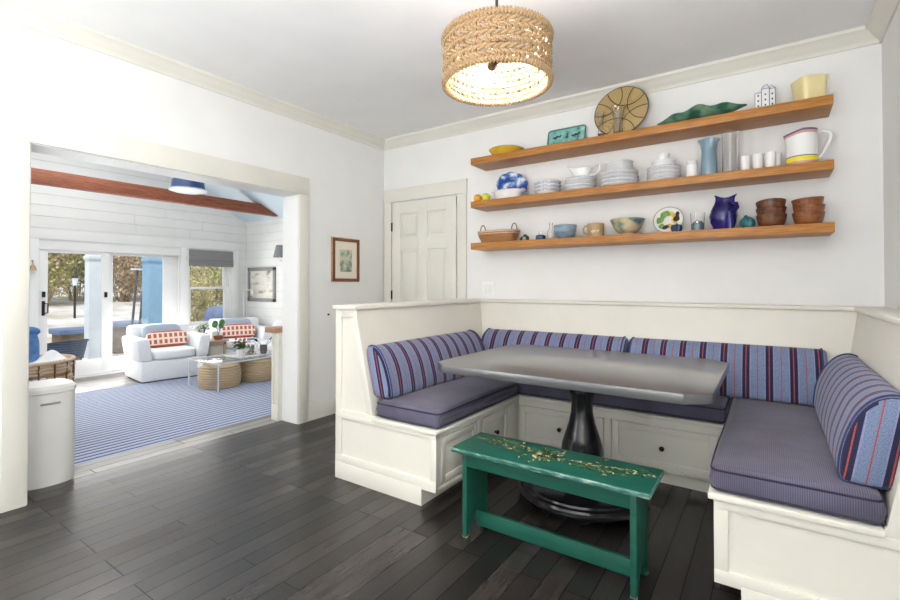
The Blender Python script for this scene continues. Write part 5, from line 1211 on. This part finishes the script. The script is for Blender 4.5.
# bin and woven basket by the opening
t = thing('waste_bin', 'white bow-fronted waste bin with a pull handle at the left of the opening', 'bin', (-0.34, -2.715, 0))
def bow(x, y, z, a): e = (abs(math.cos(a)) ** 3.6 + abs(math.sin(a)) ** 3.6) ** (-1 / 3.6); r_ = math.hypot(x, y); return (r_ * e * math.cos(a) * 1.12 + 0.012 * (1 - math.sin(a) ** 2 * 1.3), r_ * e * math.sin(a), z)
MB().lathe([(0, 0), (0.126, 0), (0.128, 0.01), (0.128, 0.545), (0, 0.546)], n=64, warp=bow).build('bin_body', M['can'], t)
MB().lathe([(0, 0.548), (0.132, 0.548), (0.134, 0.556), (0.132, 0.575), (0.12, 0.59), (0, 0.598)], n=64, warp=bow).build('lid', M['can'], t)
MB().box(0.148, 0.162, -0.065, 0.03, 0.482, 0.494, 0.004).build('pull_handle', M['can_seam'], t)
t = thing('woven_basket', 'large pale woven basket with dark ties behind the white bin', 'basket', (-2.36, -2.32, SF + 0.011))
m = MB(); nk = 7
for k in range(nk):
    z = 0.05 + k * 0.12; r_ = 0.31 + 0.025 * k / (nk - 1); pts = []
    for h in (-1, 0, 1):
        m.tube([((r_ + 0.012 * math.cos(9 * a + PI * k + h)) * math.cos(a), (r_ + 0.012 * math.cos(9 * a + PI * k + h)) * math.sin(a), z + h * 0.028 + 0.008 * math.sin(9 * a + k)) for a in [2 * PI * i / 72 for i in range(72)]], 0.017, 6, True)
m.lathe([(0, 0), (0.25, 0), (0.25, 0.02), (0, 0.02)], n=40); m.build('basket_body', M['wicker_pale'], t, ang=80)
m = MB()
for i in range(18):
    a = 2 * PI * i / 18
    m.tube([((0.33 + 0.025 * z / 0.83) * math.cos(a), (0.33 + 0.025 * z / 0.83) * math.sin(a), z) for z in (0.01, 0.25, 0.55, 0.82)], 0.008, 6)
m.build('tie', M['rope_dark'], t)
MB().tube([(0.345 * math.cos(2 * PI * i / 64), 0.345 * math.sin(2 * PI * i / 64), 0.83) for i in range(64)], 0.018, 8, True).build('rim', M['wicker_pale'], t)
o = MB().pill((0, 0, 0.24), (0.085, 0.10, 0.24), 0.7).ell((0.01, 0.02, 0.45), (0.06, 0.09, 0.05), 14).build('rolled_towel', M['blue_towel'], ang=70); tag(o, 'blue rolled towel standing in the woven basket', 'towel').location = (-2.40, -2.32, SF + 0.66)
def fold(u, v):
    x, y = (u - 0.5) * 0.34, (v - 0.5) * 0.36; return (x, y, 0.10 + 0.1 * math.exp(-((x - 0.03) ** 2 + (y - 0.05) ** 2) / 0.012) - 0.25 * (x * x + y * y) + 0.012 * math.sin(u * 14 + v * 9))
tag(MB().grid(fold, 20, 20, 0, 0.02).build('folded_towel', M['towel_white'], ang=70), 'white rumpled towel lying in the woven basket', 'towel').location = (-2.34, -2.2, SF + 0.72)

# ------------------------------------------------------------------ porch and yard beyond the glass
struct(MB().box(-10.2, GX - 0.15, -8, 12, -0.56, -0.46).build('porch_floor', M['deck']), 'pale porch floor outside the sliding door', 'porch')
def ground(u, v):
    x = -10.2 - 30 * u; y = -20 + 70 * v; return (x, y, -0.5 + 1.15 * min(1, u * 2.4) + 0.05 * noise.noise(Vector((x * 0.4, y * 0.4, 0))))
struct(MB().grid(ground, 40, 60).build('ground', M['yard']), 'pale winter ground behind the house', 'ground')
def post(x, y0, y1, mat, label):
    t = thing('porch_post', label, 'post', (x, (y0 + y1) / 2, -0.46)); w_ = (y1 - y0) / 2
    MB().box(-w_, w_, -w_, w_, 0, 3.2, 0.008).build('shaft', mat, t)
    MB().box(-w_ - 0.025, w_ + 0.025, -w_ - 0.025, w_ + 0.025, 0, 0.14, 0.006).box(-w_ - 0.02, w_ + 0.02, -w_ - 0.02, w_ + 0.02, 2.16, 2.24, 0.006).build('moulding', mat, t)
    return t
post(-8.1, 0.0, 0.24, M['siding'], 'white square porch post seen through the left door pane')
post(-8.2, 1.14, 1.50, M['post_blue'], 'pale blue square porch post seen through the right door pane')
t = thing('patio_chair', 'blue-grey woven cord patio chair outside the left door pane', 'chair', (-7.7, -0.5, -0.46), R(12))
def shell(u, v):
    a = R(-115) + R(230) * u; r_ = 0.33 + 0.05 * v; return (r_ * math.cos(a), r_ * math.sin(a) , 0.3 + 0.30 * v * (0.75 + 0.25 * math.cos(a)))
MB().grid(shell, 36, 8, 0, 0.018).build('woven_back', M['cord_weave'], t)
MB().lathe([(0, 0.28), (0.31, 0.28), (0.33, 0.31), (0.31, 0.34), (0, 0.345)], n=36).build('seat', M['cover_blue'], t)
for a in (45, 135, 225, 315): MB().tube([(0.28 * math.cos(R(a)), 0.28 * math.sin(R(a)), 0.3), (0.31 * math.cos(R(a)), 0.31 * math.sin(R(a)), 0)], 0.013, 8).build('leg', M['pole'], t)
MB().tube([(0.39 * math.cos(R(-115 + 230 * i / 30)), 0.39 * math.sin(R(-115 + 230 * i / 30)), 0.61 - 0.075 * (1 - math.cos(R(-115 + 230 * i / 30)))) for i in range(31)], 0.014, 8).build('back_rail', M['pole'], t)
def rattan(label, x, y, w_, d_, h_):
    t = thing('patio_table', label, 'table', (x, y, -0.46 if x > -10.2 else -0.36))
    MB().box(-d_ / 2, d_ / 2, -w_ / 2, w_ / 2, 0, h_, 0.02).build('woven_base', M['rattan_brown'], t)
    MB().box(-d_ / 2 - 0.04, d_ / 2 + 0.04, -w_ / 2 - 0.05, w_ / 2 + 0.05, h_, h_ + 0.12, 0.02).build('cover', M['cover_blue'], t)
rattan('brown woven patio table under a blue cover beyond the left door pane', -9.4, 0.25, 0.75, 0.6, 0.56)
rattan('brown woven patio bench with a blue cushion beyond the right door pane', -9.7, 1.3, 0.6, 0.6, 0.62)
t = thing('lean_to_stand', 'dark two-legged stand with a small white top leaning beyond the right pane', 'stand', (-8.85, 1.18, -0.46))
for dy in (0.0, 0.16): MB().tube([(0, -0.1 + dy, 0), (-0.2, 0.14 + dy, 2.0)], 0.028, 8).build('leg', M['pole'], t)
MB().box(-0.3, -0.1, 0.03, 0.24, 1.99, 2.03, 0.006).build('top_board', M['siding'], t)
MB().box(-0.3, -0.1, 0.245, 0.40, 1.97, 2.04, 0.006).build('top_cap', M['cover_blue'], t)
t = thing('lamp_post', 'dark garden lamp post with a glass lantern in the yard', 'lamp', (-16, 2.22, -0.1))
MB().tube([(0, 0, 0), (0, 0, 1.25)], 0.035, 10).build('post', M['black'], t)
MB().lathe([(0.06, 1.25), (0.1, 1.5), (0, 1.5)], n=8).build('lantern', M['diffuser'], t)
MB().lathe([(0.13, 1.5), (0.04, 1.6), (0, 1.66)], n=8).build('lantern_cap', M['black'], t)
tag(MB().pill((0, 0, 0.42), (0.5, 0.55, 0.5), 0.6).build('covered_grill', M['cover_blue'], origin=(0, 0, 0)), 'blue covered grill seen low in the sunroom window', 'grill').location = (-11.2, 4.75, -0.42)
rt = random.Random(5)
def shrub(label, x, y, z, h, w_, mats, nt, nl, group, ls=0.09):
    t = thing('shrub', label, 'shrub', (x, y, z), 0, group)
    m = MB(); tips = []
    for _ in range(nt):
        a = rt.uniform(0, 2 * PI); r_ = w_ * math.sqrt(rt.random()); p = Vector((0.25 * r_ * math.cos(a), 0.25 * r_ * math.sin(a), 0))
        q = Vector((r_ * math.cos(a) * 0.8, r_ * math.sin(a) * 0.8, h * rt.uniform(0.45, 0.7))); e = Vector((r_ * math.cos(a) + rt.gauss(0, 0.15), r_ * math.sin(a) + rt.gauss(0, 0.15), h * rt.uniform(0.7, 1.0)))
        m.tube([p, q, e], [0.016, 0.010, 0.004], 4); tips += [(q, e)] * 1
    m.build('twigs', M['twig'], t)
    for mt in mats:
        l_ = MB()
        for _ in range(nl):
            q, e = rt.choice(tips); c = q.lerp(e, rt.uniform(-0.9, 1.05)) + Vector((rt.gauss(0, 0.18), rt.gauss(0, 0.18), rt.gauss(0, 0.14)))
            d = Vector((rt.gauss(0, 1), rt.gauss(0, 1), rt.gauss(0, 1))).normalized(); s_ = d.orthogonal().normalized()
            l2 = ls * rt.uniform(0.5, 1.3); c.z = max(c.z, 0.05)
            l_.poly([c, c + d * l2 * 0.5 + s_ * l2 * 0.28, c + d * l2, c + d * l2 * 0.5 - s_ * l2 * 0.28])
        l_.build('foliage', M[mt], t)
def gz(x): return -0.5 + 1.15 * min(1, (-10.2 - x) / 30 * 2.4)
HG = 'shrubs along the back of the yard'
for i, (x, y, h, w_, ms, lab) in enumerate((
    (-20, 2.3, 3.2, 1.1, ['leaf_y', 'leaf_b'], 'yellow-green shrub farthest left beyond the left door pane'), (-21, 3.9, 3.3, 1.2, ['leaf_g', 'leaf_y'], 'green shrub behind the garden lamp post'),
    (-20.5, 5.4, 3.0, 1.2, ['leaf_b', 'leaf_b'], 'tan bare shrub behind the white porch post'), (-21, 7.0, 3.4, 1.3, ['leaf_b', 'leaf_y'], 'tan shrub behind the slanted dark stand'),
    (-22, 8.8, 3.5, 1.3, ['leaf_g', 'leaf_y'], 'green shrub seen right of the pale blue post'), (-14.5, 5.9, 2.3, 0.9, ['leaf_g', 'leaf_b'], 'olive shrub filling the upper sunroom window'),
    (-12.8, 4.4, 1.7, 0.55, ['leaf_y', 'leaf_b'], 'pale feathery grass clump low in the sunroom window'), (-18, 9.2, 3.0, 1.3, ['leaf_g', 'leaf_b'], 'dark shrub farthest right behind the sunroom window'))):
    shrub(lab, x, y, gz(x) - 0.05, h, w_, ms, 44, 3600, HG, 0.14 if x < -17 else 0.10)
for i, (x, y, h, w_, ms, lab) in enumerate((
    (-30, 5, 5.5, 2.6, ['leaf_g', 'leaf_b'], 'tall tree far behind the left door pane'), (-31, 10, 6, 2.8, ['leaf_g', 'leaf_y'], 'tall tree far behind the right door pane'), (-30, 15, 5.5, 2.8, ['leaf_g', 'leaf_b'], 'tall tree far behind the sunroom window'))):
    shrub(lab, x, y, gz(x) - 0.05, h, w_, ms, 40, 900, 'trees far behind the yard', 0.34)

# ------------------------------------------------------------------ light
wd = bpy.data.worlds.new('sky'); scene.world = wd; wd.use_nodes = True
nt = wd.node_tree; bg = nt.nodes['Background']
tc = nt.nodes.new('ShaderNodeTexCoord'); sp = nt.nodes.new('ShaderNodeSeparateXYZ'); rp = nt.nodes.new('ShaderNodeValToRGB')
nt.links.new(tc.outputs['Generated'], sp.inputs[0]); nt.links.new(sp.outputs['Z'], rp.inputs['Fac'])
e = rp.color_ramp.elements; e[0].position = 0.0; e[0].color = (0.97, 0.98, 1.0, 1); e[1].position = 0.6; e[1].color = (0.80, 0.88, 1.0, 1)
nt.links.new(rp.outputs['Color'], bg.inputs['Color']); bg.inputs['Strength'].default_value = SKY
def area(name, loc, rot, sx, sy, power, c=(1, 1, 1)):
    l = bpy.data.lights.new(name, 'AREA'); l.shape = 'RECTANGLE'; l.size = sx; l.size_y = sy; l.energy = power; l.color = c
    o = bpy.data.objects.new(name, l); col.objects.link(o); o.location = loc; o.rotation_euler = rot; return o
sun = bpy.data.lights.new('sun', 'SUN'); sun.energy = SUN; sun.angle = R(6); sun.color = (1.0, 0.96, 0.9)
so = bpy.data.objects.new('sun', sun); col.objects.link(so); so.rotation_euler = (R(22), R(12), R(20)); so.location = (0, 0, 8)
# area lamps added to brighten both rooms; only the porch one stands at glass
area('fill_light_sunroom', (-3.2, -4.6, 1.2), (R(-90), 0, 0), 5.2, 2.4, P_SUN, (1.0, 0.99, 0.98)).rotation_euler = (R(90), 0, 0)  # added fill lamp before a closed end wall, no window there
area('bounce_fill_kitchen', (3.0, -4.8, 0.8), (R(180 - KT), 0, 0), 1.3, 1.8, P_KIT, (0.98, 0.99, 1.0))  # unseen lamp aimed up so the ceiling bounces its light
area('side_light_kitchen_left', (0.12, -4.9, 1.4), (0, 0, 0), 0.9, 1.1, P_KL, (1.0, 0.99, 0.98)).rotation_euler = Vector((2.2, 3.6, 0.25)).to_track_quat('-Z', 'Y').to_euler()  # unseen side lamp, set to throw the shelf shadows to the right
area('top_fill_sunroom', (-3.4, -1.6, 3.7), (0, 0, 0), 3.6, 2.2, P_TOP, (1.0, 0.975, 0.94))  # added fill lamp under a closed roof, no skylight there
area('window_light_porch', (GX + 0.35, 0.1, 0.8), (0, R(-90), 0), 2.0, 2.6, P_POR, (1.0, 0.985, 0.96))

# ------------------------------------------------------------------ camera
cd = bpy.data.cameras.new('camera'); cam = bpy.data.objects.new('camera', cd); col.objects.link(cam); scene.camera = cam
cd.sensor_fit = 'HORIZONTAL'; cd.sensor_width = 36.0; cd.lens = 468.6 * 36.0 / 900.0
cd.shift_x = (450 - 442.62) / 900.0; cd.shift_y = (277.99 - 300) / 900.0
cam.location = (3.3267, -3.6942, 1.2); cam.rotation_euler = (R(90 + 0.741), 0, R(34.871))
cd.clip_start = 0.05; cd.clip_end = 300
vs = scene.view_settings; scene.display_settings.display_device = 'sRGB'
vs.view_transform = 'Standard'; vs.look = 'None'; vs.gamma = 1.0; vs.exposure = EXPO; vs.use_curve_mapping = False
